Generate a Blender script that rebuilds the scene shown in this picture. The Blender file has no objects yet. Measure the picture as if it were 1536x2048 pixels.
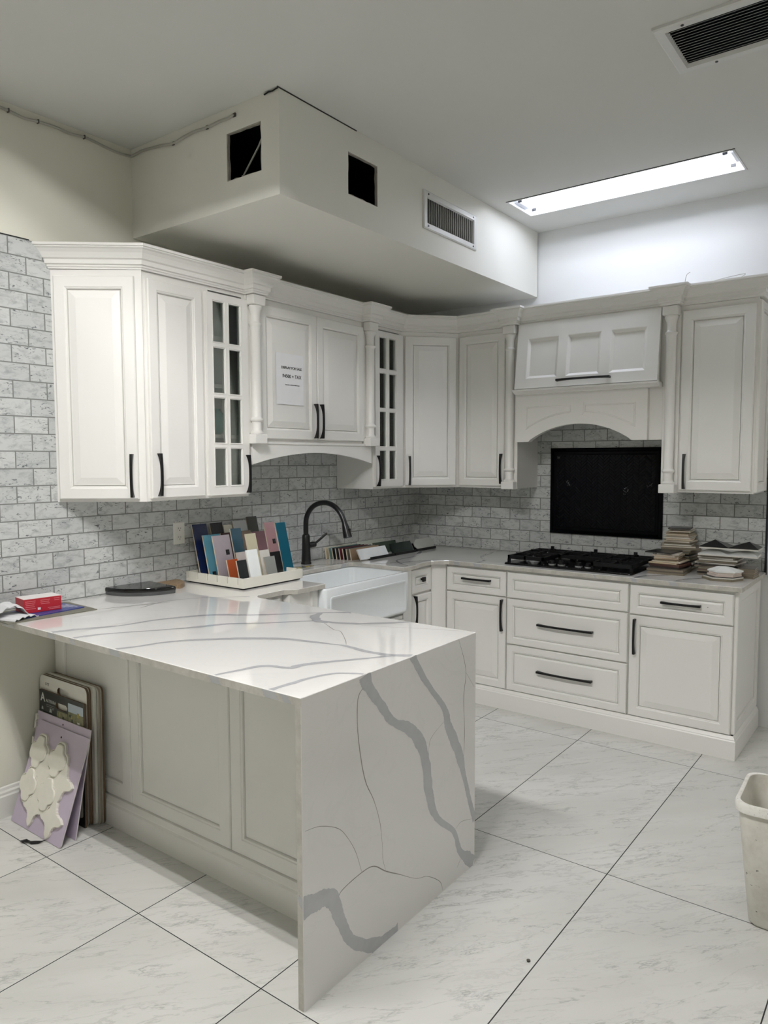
import bpy, bmesh, math, random
from mathutils import Vector, Matrix
random.seed(7)
C = bpy.context.scene.collection
PI = math.pi

# ------------------------------------------------------------------ helpers
def lin(c):
    return tuple(((v/255)/12.92 if v/255 <= .04045 else ((v/255+.055)/1.055)**2.4) for v in c)

class MB:
    """collects shapes, builds them as ONE mesh object"""
    def __init__(s):
        s.v = []; s.f = []; s.m = []
    def add(s, vs, fs, mi=0):
        n = len(s.v)
        s.v += [tuple(p) for p in vs]
        for f in fs:
            s.f.append([i+n for i in f]); s.m.append(mi)
        return s
    def box(s, x0, x1, y0, y1, z0, z1, mi=0):
        x0, x1 = min(x0, x1), max(x0, x1); y0, y1 = min(y0, y1), max(y0, y1); z0, z1 = min(z0, z1), max(z0, z1)
        return s.add([(x0,y0,z0),(x1,y0,z0),(x1,y1,z0),(x0,y1,z0),(x0,y0,z1),(x1,y0,z1),(x1,y1,z1),(x0,y1,z1)],
              [(0,3,2,1),(4,5,6,7),(0,1,5,4),(1,2,6,5),(2,3,7,6),(3,0,4,7)], mi)
    def loops(s, L, cap0=True, cap1=True, closed=True, mi=0):
        n = len(L[0]); vs = [p for l in L for p in l]; fs = []
        for k in range(len(L)-1):
            for i in range(n if closed else n-1):
                j = (i+1) % n
                fs.append((k*n+i, k*n+j, (k+1)*n+j, (k+1)*n+i))
        if cap0: fs.append(tuple(reversed(range(n))))
        if cap1: fs.append(tuple((len(L)-1)*n+i for i in range(n)))
        return s.add(vs, fs, mi)
    def prism(s, poly, fn, a, b, mi=0):
        """extrude a 2-D outline; fn(u,v,t) -> 3-D"""
        return s.loops([[fn(u, v, a) for u, v in poly], [fn(u, v, b) for u, v in poly]], mi=mi)
    def tube(s, pts, r, n=10, mi=0, flat=1.0):
        pts = [Vector(p) for p in pts]; L = []
        t0 = (pts[1]-pts[0]).normalized()
        ref = Vector((0,0,1)) if abs(t0.z) < .9 else Vector((1,0,0))
        u = t0.cross(ref).normalized()
        for i, p in enumerate(pts):
            t = (pts[min(i+1, len(pts)-1)]-pts[max(i-1, 0)]).normalized()
            u = (u - t*u.dot(t)).normalized(); w = t.cross(u)
            rr = r[i] if isinstance(r, (list, tuple)) else r
            L.append([p + u*(rr*math.cos(2*PI*k/n)) + w*(rr*flat*math.sin(2*PI*k/n)) for k in range(n)])
        return s.loops(L, mi=mi)
    def lathe(s, prof, o=(0,0,0), n=24, mi=0):
        L = [[(o[0]+r*math.cos(2*PI*k/n), o[1]+r*math.sin(2*PI*k/n), o[2]+z) for k in range(n)] for r, z in prof]
        return s.loops(L, mi=mi)
    def cells(s, xs, ys, skip, fn, mi=0):
        """sheet of rectangles with holes; fn(u,v) -> 3-D"""
        for i in range(len(xs)-1):
            for j in range(len(ys)-1):
                cu, cv = (xs[i]+xs[i+1])/2, (ys[j]+ys[j+1])/2
                if any(a < cu < b and c < cv < d for a, b, c, d in skip): continue
                s.add([fn(xs[i],ys[j]),fn(xs[i+1],ys[j]),fn(xs[i+1],ys[j+1]),fn(xs[i],ys[j+1])], [(0,1,2,3)], mi)
        return s
    def xf(s, M, start=0):
        for i in range(start, len(s.v)): s.v[i] = tuple(M @ Vector(s.v[i]))
        return s
    def build(s, name, mats, parent=None, smooth=False, bevel=0, normals=True):
        me = bpy.data.meshes.new(name)
        me.from_pydata(s.v, [], s.f)
        if not isinstance(mats, (list, tuple)): mats = [mats]
        for m in mats: me.materials.append(m)
        me.polygons.foreach_set('material_index', s.m)
        if normals:
            bm = bmesh.new(); bm.from_mesh(me)
            bmesh.ops.recalc_face_normals(bm, faces=bm.faces)
            bm.to_mesh(me); bm.free()
        if smooth:
            me.polygons.foreach_set('use_smooth', [True]*len(me.polygons))
            me.set_sharp_from_angle(angle=math.radians(smooth if smooth is not True else 40))
        me.update()
        o = bpy.data.objects.new(name, me); C.objects.link(o)
        if parent is not None: o.parent = parent
        if bevel:
            b = o.modifiers.new('Bevel', 'BEVEL'); b.width = bevel; b.segments = 2
            b.limit_method = 'ANGLE'; b.angle_limit = math.radians(40)
        return o

def tag(o, label=None, cat=None, group=None, kind=None):
    if label: o['label'] = label
    if cat: o['category'] = cat
    if group: o['group'] = group
    if kind: o['kind'] = kind
    return o

def thing(name, label, cat, loc=(0,0,0), rz=0, group=None):
    o = bpy.data.objects.new(name, None); C.objects.link(o)
    o.empty_display_size = .05
    o.location = loc; o.rotation_euler = (0, 0, rz)
    o['label'] = label; o['category'] = cat
    if group: o['group'] = group
    return o

def Mloc(loc, rz=0):
    return Matrix.Translation(Vector(loc)) @ Matrix.Rotation(rz, 4, 'Z')

# ------------------------------------------------------------------ materials
def newmat(name):
    m = bpy.data.materials.new(name); m.use_nodes = True
    nt = m.node_tree; b = nt.nodes['Principled BSDF']
    return m, nt, b

def mat(name, col, rough=.5, metal=0, spec=.5, noise=0, nscale=20, bump=0, coat=0, lin_col=False):
    m, nt, b = newmat(name)
    c = col if lin_col else lin(col)
    b.inputs['Base Color'].default_value = (*c, 1)
    b.inputs['Roughness'].default_value = rough
    b.inputs['Metallic'].default_value = metal
    b.inputs['Specular IOR Level'].default_value = spec
    b.inputs['Coat Weight'].default_value = coat
    tc = nt.nodes.new('ShaderNodeTexCoord')
    n = nt.nodes.new('ShaderNodeTexNoise'); n.inputs['Scale'].default_value = nscale; n.inputs['Detail'].default_value = 4
    nt.links.new(tc.outputs['Object'], n.inputs['Vector'])
    mx = nt.nodes.new('ShaderNodeMix'); mx.data_type = 'RGBA'
    k = noise if noise else .03
    mx.inputs[6].default_value = (*[v*(1-k) for v in c], 1)
    mx.inputs[7].default_value = (*[min(1, v*(1+k)) for v in c], 1)
    nt.links.new(n.outputs['Fac'], mx.inputs[0]); nt.links.new(mx.outputs[2], b.inputs['Base Color'])
    if bump:
        bp = nt.nodes.new('ShaderNodeBump'); bp.inputs['Strength'].default_value = bump; bp.inputs['Distance'].default_value = .002
        nt.links.new(n.outputs['Fac'], bp.inputs['Height']); nt.links.new(bp.outputs['Normal'], b.inputs['Normal'])
    return m

def N(nt, t, **kw):
    n = nt.nodes.new(t)
    for k, v in kw.items(): setattr(n, k, v)
    return n
def math_n(nt, op, a, b=None, c=None):
    n = nt.nodes.new('ShaderNodeMath'); n.operation = op
    for i, x in enumerate((a, b, c)):
        if x is None: continue
        if isinstance(x, (int, float)): n.inputs[i].default_value = x
        else: nt.links.new(x, n.inputs[i])
    return n.outputs[0]
def mixc(nt, fac, a, b):
    n = nt.nodes.new('ShaderNodeMix'); n.data_type = 'RGBA'
    for i, x in ((0, fac), (6, a), (7, b)):
        if isinstance(x, (int, float)): n.inputs[i].default_value = x
        elif isinstance(x, tuple): n.inputs[i].default_value = (*x, 1)
        else: nt.links.new(x, n.inputs[i])
    return n.outputs[2]
def ramp(nt, fac, p0, p1, c0=0., c1=1.):
    n = nt.nodes.new('ShaderNodeMapRange'); n.inputs[1].default_value = p0; n.inputs[2].default_value = p1
    n.inputs[3].default_value = c0; n.inputs[4].default_value = c1
    nt.links.new(fac, n.inputs[0]); return n.outputs[0]

CAB = mat('cabinet_paint', (231,230,226), .38, noise=.015, nscale=6)
CABIN = mat('cabinet_interior', (240,241,237), .6)
HOLE = mat('peg_hole_dark', (40,40,38), .8)
WALLP = mat('wall_paint_cream', (218,217,204), .85, noise=.02, nscale=3, bump=.05)
WALLW = mat('wall_paint_white', (226,227,226), .85, noise=.015, nscale=3, bump=.05)
CEILP = mat('ceiling_paint', (206,206,202), .9, noise=.02, nscale=2, bump=.05)
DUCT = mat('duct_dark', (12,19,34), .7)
SOFF = mat('soffit_paint', (222,221,213), .85, noise=.015, nscale=3, bump=.05)
PLASTER = mat('plaster_edge', (150,146,136), .95, noise=.2, nscale=60)
BLACK = mat('black_matte_metal', (9,9,11), .42, spec=.4)
FBLACK = mat('faucet_black', (10,12,13), .35, spec=.5)
VENTW = mat('vent_white_metal', (206,206,203), .45)
SLATD = mat('vent_slat_grey', (186,185,178), .5)
SLATC = mat('ceiling_vent_slat', (150,152,148), .5)
DARK = mat('dark_gap', (14,14,15), .8)
SINK = mat('sink_fireclay', (226,231,233), .12, coat=.3)
PLASTIC = mat('outlet_plastic', (226,226,218), .4)
RACK = mat('rack_white', (226,224,213), .5)
PAPER = mat('sign_paper', (234,235,238), .75)
INK = mat('printed_ink', (30,30,34), .8)
CABLE = mat('cable_grey', (165,163,155), .6)
BASEB = mat('baseboard_paint', (222,222,216), .4)

def mat_glass():
    m = bpy.data.materials.new('door_glass'); m.use_nodes = True; nt = m.node_tree
    nt.nodes.clear()
    o = N(nt, 'ShaderNodeOutputMaterial'); mx = N(nt, 'ShaderNodeMixShader')
    t = N(nt, 'ShaderNodeBsdfTransparent'); t.inputs[0].default_value = (.98,.99,.985,1)
    g = N(nt, 'ShaderNodeBsdfGlossy'); g.inputs['Roughness'].default_value = .03
    g.inputs['Color'].default_value = (.9,.95,.92,1)
    f = N(nt, 'ShaderNodeFresnel'); f.inputs[0].default_value = 1.5
    nt.links.new(f.outputs[0], mx.inputs[0]); nt.links.new(t.outputs[0], mx.inputs[1]); nt.links.new(g.outputs[0], mx.inputs[2])
    nt.links.new(mx.outputs[0], o.inputs[0])
    return m
GLASS = mat_glass()

def mat_emit(name, col, s):
    m = bpy.data.materials.new(name); m.use_nodes = True; nt = m.node_tree; nt.nodes.clear()
    o = N(nt, 'ShaderNodeOutputMaterial'); e = N(nt, 'ShaderNodeEmission')
    e.inputs[0].default_value = (*col, 1); e.inputs[1].default_value = s
    nt.links.new(e.outputs[0], o.inputs[0]); return m

def mat_subway(name, axis, phase):
    """marble subway tile, 154 x 77 mm, grey joints"""
    m, nt, b = newmat(name)
    tc = N(nt, 'ShaderNodeTexCoord'); sp = N(nt, 'ShaderNodeSeparateXYZ'); nt.links.new(tc.outputs['Object'], sp.inputs[0])
    if axis == 'x': u = math_n(nt, 'ADD', sp.outputs[0], phase)
    else: u = math_n(nt, 'ADD', math_n(nt, 'MULTIPLY', sp.outputs[1], -1.), phase)
    v = math_n(nt, 'ADD', sp.outputs[2], -(2.5334-.0769*40))
    cb = N(nt, 'ShaderNodeCombineXYZ'); nt.links.new(u, cb.inputs[0]); nt.links.new(v, cb.inputs[1])
    br = N(nt, 'ShaderNodeTexBrick'); br.offset = .5
    nt.links.new(cb.outputs[0], br.inputs['Vector'])
    for k, val in (('Scale',1.),('Mortar Size',.0028),('Mortar Smooth',.1),('Bias',0.),('Brick Width',.1540),('Row Height',.0769)): br.inputs[k].default_value = val
    br.inputs['Color1'].default_value = (0,0,0,1); br.inputs['Color2'].default_value = (1,1,1,1); br.inputs['Mortar'].default_value = (.5,.5,.5,1)
    # every tile gets its own piece of marble
    sh = N(nt, 'ShaderNodeVectorMath', operation='MULTIPLY_ADD')
    nt.links.new(br.outputs['Color'], sh.inputs[0]); sh.inputs[1].default_value = (31.7, 17.3, 9.1); nt.links.new(tc.outputs['Object'], sh.inputs[2])
    st = N(nt, 'ShaderNodeVectorMath', operation='MULTIPLY'); nt.links.new(sh.outputs[0], st.inputs[0])
    st.inputs[1].default_value = (1., 1., 2.2)
    n1 = N(nt, 'ShaderNodeTexNoise'); n1.inputs['Scale'].default_value = 16; n1.inputs['Detail'].default_value = 8; n1.inputs['Roughness'].default_value = .7; n1.inputs['Distortion'].default_value = .6
    nt.links.new(st.outputs[0], n1.inputs['Vector'])
    n2 = N(nt, 'ShaderNodeTexNoise'); n2.inputs['Scale'].default_value = 7; n2.inputs['Detail'].default_value = 3
    nt.links.new(st.outputs[0], n2.inputs['Vector'])
    n3 = N(nt, 'ShaderNodeTexNoise'); n3.inputs['Scale'].default_value = 45; n3.inputs['Detail'].default_value = 5; n3.inputs['Distortion'].default_value = 1.2
    nt.links.new(st.outputs[0], n3.inputs['Vector'])
    base = mixc(nt, br.outputs['Color'], lin((204,206,204)), lin((186,189,188)))
    base = mixc(nt, math_n(nt, 'MULTIPLY', ramp(nt, n1.outputs['Fac'], .48, .66), .55), base, lin((122,126,128)))
    spot = math_n(nt, 'MULTIPLY', ramp(nt, n3.outputs['Fac'], .58, .66), ramp(nt, n2.outputs['Fac'], .43, .56))
    base = mixc(nt, math_n(nt, 'MULTIPLY', spot, .85), base, lin((72,76,80)))
    col = mixc(nt, br.outputs['Fac'], base, lin((122,124,121)))
    nt.links.new(col, b.inputs['Base Color'])
    nt.links.new(ramp(nt, br.outputs['Fac'], 0, 1, .34, .85), b.inputs['Roughness'])
    bp = N(nt, 'ShaderNodeBump'); bp.inputs['Strength'].default_value = .2; bp.inputs['Distance'].default_value = .001; bp.invert = True
    nt.links.new(br.outputs['Fac'], bp.inputs['Height']); nt.links.new(bp.outputs['Normal'], b.inputs['Normal'])
    return m
TILE_A = mat_subway('marble_subway_tile_sink_wall', 'x', 3.085+.154*40)
TILE_B = mat_subway('marble_subway_tile_range_wall', 'y', -2.092+.077+.1545*60)

def mat_floor():
    m, nt, b = newmat('polished_marble_floor_tile')
    tc = N(nt, 'ShaderNodeTexCoord'); sp = N(nt, 'ShaderNodeSeparateXYZ'); nt.links.new(tc.outputs['Object'], sp.inputs[0])
    px, py = 1.2075, .6085
    u = math_n(nt, 'DIVIDE', math_n(nt, 'ADD', sp.outputs[0], 3.255+px*20), px)
    v = math_n(nt, 'DIVIDE', math_n(nt, 'ADD', sp.outputs[1], .4725+py*40), py)
    def edge(w, p, half):
        return math_n(nt, 'GREATER_THAN', math_n(nt, 'ABSOLUTE', math_n(nt, 'SUBTRACT', math_n(nt, 'FRACT', w), .5)), .5-half/p)
    jx = edge(u, px, .0017); jy = edge(v, py, .0019)
    j = math_n(nt, 'MAXIMUM', jx, jy)
    cb = N(nt, 'ShaderNodeCombineXYZ'); nt.links.new(math_n(nt, 'FLOOR', u), cb.inputs[0]); nt.links.new(math_n(nt, 'FLOOR', v), cb.inputs[1])
    wn = N(nt, 'ShaderNodeTexWhiteNoise', noise_dimensions='2D'); nt.links.new(cb.outputs[0], wn.inputs['Vector'])
    sh = N(nt, 'ShaderNodeVectorMath', operation='MULTIPLY_ADD'); nt.links.new(wn.outputs['Color'], sh.inputs[0]); sh.inputs[1].default_value = (9., 9., 9.)
    mp = N(nt, 'ShaderNodeMapping'); mp.inputs['Rotation'].default_value = (0, 0, math.radians(40))
    ms = N(nt, 'ShaderNodeMapping'); ms.inputs['Scale'].default_value = (.62, 2.6, 1)
    nt.links.new(tc.outputs['Object'], mp.inputs['Vector']); nt.links.new(mp.outputs[0], ms.inputs['Vector']); nt.links.new(ms.outputs[0], sh.inputs[2])
    n1 = N(nt, 'ShaderNodeTexNoise'); n1.inputs['Scale'].default_value = 2.6; n1.inputs['Detail'].default_value = 10; n1.inputs['Roughness'].default_value = .62; n1.inputs['Distortion'].default_value = .35
    nt.links.new(sh.outputs[0], n1.inputs['Vector'])
    vein = ramp(nt, math_n(nt, 'ABSOLUTE', math_n(nt, 'SUBTRACT', n1.outputs['Fac'], .5)), .0, .010, 1., 0.)
    n2 = N(nt, 'ShaderNodeTexNoise'); n2.inputs['Scale'].default_value = 1.6; n2.inputs['Detail'].default_value = 4
    nt.links.new(sh.outputs[0], n2.inputs['Vector'])
    n3 = N(nt, 'ShaderNodeTexNoise'); n3.inputs['Scale'].default_value = 9; n3.inputs['Detail'].default_value = 9; n3.inputs['Roughness'].default_value = .68; n3.inputs['Distortion'].default_value = .5
    nt.links.new(sh.outputs[0], n3.inputs['Vector'])
    wisp = ramp(nt, math_n(nt, 'ABSOLUTE', math_n(nt, 'SUBTRACT', n3.outputs['Fac'], .56)), .0, .035, 1., 0.)
    base = mixc(nt, ramp(nt, n2.outputs['Fac'], .3, .7), lin((196,196,191)), lin((210,210,206)))
    base = mixc(nt, math_n(nt, 'MULTIPLY', math_n(nt, 'MULTIPLY', wisp, ramp(nt, n2.outputs['Fac'], .38, .62)), .42), base, lin((150,151,148)))
    base = mixc(nt, math_n(nt, 'MULTIPLY', math_n(nt, 'MULTIPLY', vein, ramp(nt, n3.outputs['Fac'], .40, .60)), .60), base, lin((134,135,132)))
    col = mixc(nt, j, base, lin((14,14,13)))
    nt.links.new(col, b.inputs['Base Color'])
    nt.links.new(math_n(nt, 'ADD', math_n(nt, 'MULTIPLY', j, .6), .11), b.inputs['Roughness'])
    return m
FLOOR = mat_floor()

def mat_dirty_edge():
    m, nt, b = newmat('quartz_raw_edge')
    tc = N(nt, 'ShaderNodeTexCoord')
    n = N(nt, 'ShaderNodeTexNoise'); n.inputs['Scale'].default_value = 18; n.inputs['Detail'].default_value = 7; n.inputs['Roughness'].default_value = .7
    nt.links.new(tc.outputs['Object'], n.inputs['Vector'])
    nt.links.new(mixc(nt, ramp(nt, n.outputs['Fac'], .35, .7), lin((198,195,187)), lin((168,165,156))), b.inputs['Base Color'])
    b.inputs['Roughness'].default_value = .45
    return m

def mat_quartz():
    m, nt, b = newmat('quartz_white')
    tc = N(nt, 'ShaderNodeTexCoord')
    n = N(nt, 'ShaderNodeTexNoise'); n.inputs['Scale'].default_value = 2.0; n.inputs['Detail'].default_value = 8; n.inputs['Distortion'].default_value = 1.0
    nt.links.new(tc.outputs['Object'], n.inputs['Vector'])
    l = ramp(nt, math_n(nt, 'ABSOLUTE', math_n(nt, 'SUBTRACT', n.outputs['Fac'], .5)), 0, .010, .06, 0)
    nt.links.new(mixc(nt, l, lin((224,223,220)), lin((174,175,176))), b.inputs['Base Color'])
    b.inputs['Roughness'].default_value = .03; b.inputs['Coat Weight'].default_value = .6; b.inputs['Coat Roughness'].default_value = .015
    return m
QUARTZ = mat_quartz()
VEIN = mat('quartz_grey_vein', (178,179,182), .03, noise=.10, nscale=30, coat=.6)
EDGE = mat_dirty_edge()
HAIR = mat('quartz_hairline', (142,139,133), .08, noise=.15, nscale=40)

def mat_black_marble():
    m, nt, b = newmat('black_marble_tile')
    tc = N(nt, 'ShaderNodeTexCoord')
    n = N(nt, 'ShaderNodeTexNoise'); n.inputs['Scale'].default_value = 26; n.inputs['Detail'].default_value = 6; n.inputs['Distortion'].default_value = 2.
    nt.links.new(tc.outputs['Object'], n.inputs['Vector'])
    n2 = N(nt, 'ShaderNodeTexNoise'); n2.inputs['Scale'].default_value = 11
    nt.links.new(tc.outputs['Object'], n2.inputs['Vector'])
    l = math_n(nt, 'MULTIPLY', ramp(nt, math_n(nt, 'ABSOLUTE', math_n(nt, 'SUBTRACT', n.outputs['Fac'], .5)), 0, .012, 1, 0), ramp(nt, n2.outputs['Fac'], .66, .74))
    nt.links.new(mixc(nt, l, lin((4,6,10)), lin((190,192,192))), b.inputs['Base Color'])
    b.inputs['Roughness'].default_value = .15; b.inputs['Specular IOR Level'].default_value = .12
    return m
BMARBLE = mat_black_marble()
BGROUT = mat('black_grout', (5,6,8), .8)

def mat_dirty(name, col, dirt, scale, amt):
    m, nt, b = newmat(name)
    tc = N(nt, 'ShaderNodeTexCoord')
    n = N(nt, 'ShaderNodeTexNoise'); n.inputs['Scale'].default_value = scale; n.inputs['Detail'].default_value = 6; n.inputs['Roughness'].default_value = .65
    nt.links.new(tc.outputs['Object'], n.inputs['Vector'])
    n2 = N(nt, 'ShaderNodeTexNoise'); n2.inputs['Scale'].default_value = scale*7
    nt.links.new(tc.outputs['Object'], n2.inputs['Vector'])
    c = mixc(nt, math_n(nt, 'MULTIPLY', ramp(nt, n.outputs['Fac'], .45, .75), amt), lin(col), lin(dirt))
    c = mixc(nt, math_n(nt, 'MULTIPLY', ramp(nt, n2.outputs['Fac'], .70, .74), .8), c, lin((70,64,56)))
    nt.links.new(c, b.inputs['Base Color']); b.inputs['Roughness'].default_value = .5
    return m
BIN = mat_dirty('scuffed_white_plastic', (216,214,204), (168,160,146), 9, .7)
BINRIM = mat_dirty('scuffed_rim_plastic', (226,225,219), (176,168,154), 30, .6)

_cm = {}
def cm(col, rough=.3):
    k = (tuple(col), rough)
    if k not in _cm: _cm[k] = mat('tile_glaze_%d_%d_%d' % tuple(col), col, rough, noise=.06, nscale=25)
    return _cm[k]
BISQUE = mat('tile_bisque_edge', (192,180,162), .8, noise=.08)
BISQ2 = mat('tile_clay_edge', (164,148,126), .8, noise=.08)
BISQ3 = mat('tile_pale_edge', (206,200,188), .8, noise=.08)

# ------------------------------------------------------------------ room shell
ZC = 3.0928
XL, YF = -7.6, -6.6
def struct(o): o['kind'] = 'structure'; return o
F1 = (-.662, -.356, -2.367, -1.133)      # visible troffer opening (x0,x1,y0,y1)
F2 = (-3.93, -3.624, -2.367, -1.133)
F3 = (-.662, -.356, -5.30, -4.066)
F4 = (-3.93, -3.624, -5.30, -4.066)
F5 = (-6.80, -6.494, -3.60, -2.366)
FIX = [F1, F2, F3, F4, F5]
CV = (-1.915, -1.615, -3.00, -2.405)     # ceiling vent opening
holes = FIX + [CV]
struct(MB().add([(XL,YF,0),(0,YF,0),(0,0,0),(XL,0,0)], [(0,1,2,3)]).build('floor', FLOOR, normals=False))
xs = sorted({XL, 0.} | {h[0] for h in holes} | {h[1] for h in holes})
ys = sorted({YF, 0.} | {h[2] for h in holes} | {h[3] for h in holes})
mb = MB().cells(xs, ys, holes, lambda u, v: (u, v, ZC))
for i in range(len(mb.f)): mb.f[i].reverse()
mb.box(XL, 0, YF, 0, ZC+.34, ZC+.40)
struct(mb.build('ceiling', CEILP, normals=False))
struct(MB().box(XL-.1, .1, 0, .1, 0, ZC+.4).build('wall_back', WALLP))
struct(MB().box(0, .1, YF-.1, 0, 0, ZC+.4).build('wall_right', WALLW))
struct(MB().box(XL-.1, XL, YF, 0, 0, ZC+.4).build('wall_left', WALLP))
struct(MB().box(XL-.1, 0, YF-.1, YF, 0, ZC+.4).build('wall_front', WALLW))

# marble splashback tiling
TT = .008
struct(MB().box(-4.6, -TT, -TT, 0, .886, 2.5334).build('trim_1', TILE_A))
struct(MB().box(-TT, 0, -2.462, 0, .886, 2.40).build('trim_2', TILE_B))
struct(MB().box(-.011, 0, -2.474, -2.462, .90, 2.40).build('trim_3', mat('black_edge_trim', (14,18,30), .4)))
struct(MB().box(-4.6, -2.99, -.0095, 0, 2.5334, 2.5375).build('trim_4', DARK))
# baseboard left of the peninsula
prof = [(0,0),(.018,0),(.018,.095),(.014,.102),(.014,.112),(.008,.120),(.006,.132),(0,.136)]
struct(MB().prism(prof, lambda u, v, t: (t, -u, v), XL, -2.95).build('baseboard_back', BASEB))
struct(MB().prism(prof, lambda u, v, t: (XL+u, t, v), YF, 0).build('baseboard_left', BASEB))

# dropped soffit box with its cut-outs
SX, SY, SZ = -2.4555, -1.0175, 2.6665
H1 = (-.912, -.698, 2.786, 2.987)
H2 = (-2.012, -1.790, 2.790, 2.980)
HV = (-1.365, -.880, 2.822, 2.952)
mb = MB()
mb.cells(sorted([SY, 0, H1[0], H1[1]]), sorted([SZ, ZC, H1[2], H1[3]]), [H1], lambda u, v: (SX, u, v))
mb.cells(sorted([SX, -TT, H2[0], H2[1], HV[0], HV[1]]), sorted([SZ, ZC, H2[2], H2[3], HV[2], HV[3]]), [H2, HV], lambda u, v: (u, SY, v))
mb.add([(SX,SY,SZ),(0,SY,SZ),(0,0,SZ),(SX,0,SZ)], [(0,1,2,3)])
def reveal(mb, h, fn, d, jag):
    a, b, c, e = h
    P = []
    for (u0, v0, u1, v1) in ((a,c,b,c),(b,c,b,e),(b,e,a,e),(a,e,a,c)):
        for k in range(8):
            t = k/8; P.append((u0+(u1-u0)*t, v0+(v1-v0)*t))
    cu, cv = (a+b)/2, (c+e)/2
    Q = [(cu+(u-cu)*(1-random.uniform(0, jag)), cv+(v-cv)*(1-random.uniform(0, jag))) for u, v in P]
    mb.loops([[fn(u, v, 0) for u, v in P], [fn(u, v, .002) for u, v in Q], [fn(u, v, d) for u, v in Q]], cap0=False, cap1=False, mi=1)
reveal(mb, H1, lambda u, v, t: (SX+t, u, v), .016, .07)
reveal(mb, H2, lambda u, v, t: (u, SY+t, v), .016, .06)
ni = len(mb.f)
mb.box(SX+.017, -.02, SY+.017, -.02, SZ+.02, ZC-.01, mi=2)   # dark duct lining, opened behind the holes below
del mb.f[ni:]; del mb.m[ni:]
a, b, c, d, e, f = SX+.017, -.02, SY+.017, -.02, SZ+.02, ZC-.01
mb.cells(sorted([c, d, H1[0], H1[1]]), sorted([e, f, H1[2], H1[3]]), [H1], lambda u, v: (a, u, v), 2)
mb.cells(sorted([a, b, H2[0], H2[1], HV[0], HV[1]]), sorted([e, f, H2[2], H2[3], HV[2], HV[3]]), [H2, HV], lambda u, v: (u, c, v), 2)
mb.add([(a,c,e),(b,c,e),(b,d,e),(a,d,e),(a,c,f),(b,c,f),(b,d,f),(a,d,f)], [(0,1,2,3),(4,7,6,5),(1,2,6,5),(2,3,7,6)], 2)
struct(mb.build('wall_soffit', [SOFF, PLASTER, DUCT], normals=False))
# open seam along the soffit top edge
struct(MB().prism([(0,0),(.003,0),(.003,.004),(0,.004)], lambda u, v, t: (t, SY-u, ZC-.0042+v), SX-.01, -1.95).build('trim_5', mat('plaster_crack', (52,50,46), .9)))
struct(MB().tube([(SX-.004, SY+.00, ZC-.004),(SX-.006, SY+.03, ZC-.010),(SX-.004, SY+.055, ZC-.006),(SX-.004, SY+.08, ZC-.010)], .003, 6).build('trim_6', DARK))

# loose wire inside the left cut-out
tag(MB().tube([(SX+.03,-.905,2.985),(SX+.035,-.895,2.955),(SX+.03,-.885,2.93),(SX+.03,-.862,2.90),(SX+.032,-.80,2.84),(SX+.03,-.765,2.80),(SX+.05,-.74,2.815),(SX+.12,-.72,2.84)], .004, 8)
    .build('wire', CABLE, smooth=60), 'thin pale wire hanging inside the square hole in the soffit side', 'wire')

# surface cable along wall and soffit
cab = thing('cable', 'grey cable stapled in waves along the wall top and soffit side', 'cable', (-3.0, -.01, 3.05))
pts = [(-4.4,3.075),(-4.0,3.065),(-3.6,3.072),(-3.35,3.07),(-3.16,3.066),(-3.06,3.062),(-2.99,3.055),(-2.93,3.062),(-2.85,3.066),(-2.78,3.062),(-2.71,3.070),(-2.65,3.066),(-2.58,3.058),(-2.52,3.056),(-2.48,3.060)]
P3 = [Vector((x, -.008, z-.004)) for x, z in pts] + [Vector((-2.462,-.012,3.058))]
P3 += [Vector((SX-.007, y, z)) for y, z in ((-.04,3.058),(-.10,3.062),(-.18,3.056),(-.26,3.048),(-.34,3.036),(-.42,3.046),(-.50,3.050),(-.58,3.045),(-.66,3.049),(-.72,3.047),(-.757,3.050))]
def smooth_pts(P, n=4):
    P = [Vector(p) for p in P]; out = []
    for i in range(len(P)-1):
        p0, p1, p2, p3 = P[max(i-1,0)], P[i], P[i+1], P[min(i+2,len(P)-1)]
        for k in range(n):
            t = k/n
            out.append(.5*((2*p1)+(p2-p0)*t+(2*p0-5*p1+4*p2-p3)*t*t+(3*p1-p0-3*p2+p3)*t**3))
    return out+[P[-1]]
o0 = Vector(cab.location)
MB().tube([p-o0 for p in smooth_pts(P3)], .0062, 8).build('sheath', CABLE, cab, smooth=60)
for q in ((-3.06,-.008,3.058),(-2.93,-.008,3.058),(-2.71,-.008,3.066),(SX-.007,-.34,3.036),(SX-.007,-.58,3.045),(SX-.007,-.757,3.05)):
    q = Vector(q)-o0
    MB().box(q.x-.0025, q.x+.0025, q.y-.0075, q.y+.0075, q.z-.008, q.z+.008).build('staple', mat('staple_dark', (70,66,60), .5) if 'staple_dark' not in bpy.data.materials else bpy.data.materials['staple_dark'], cab)

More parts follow.
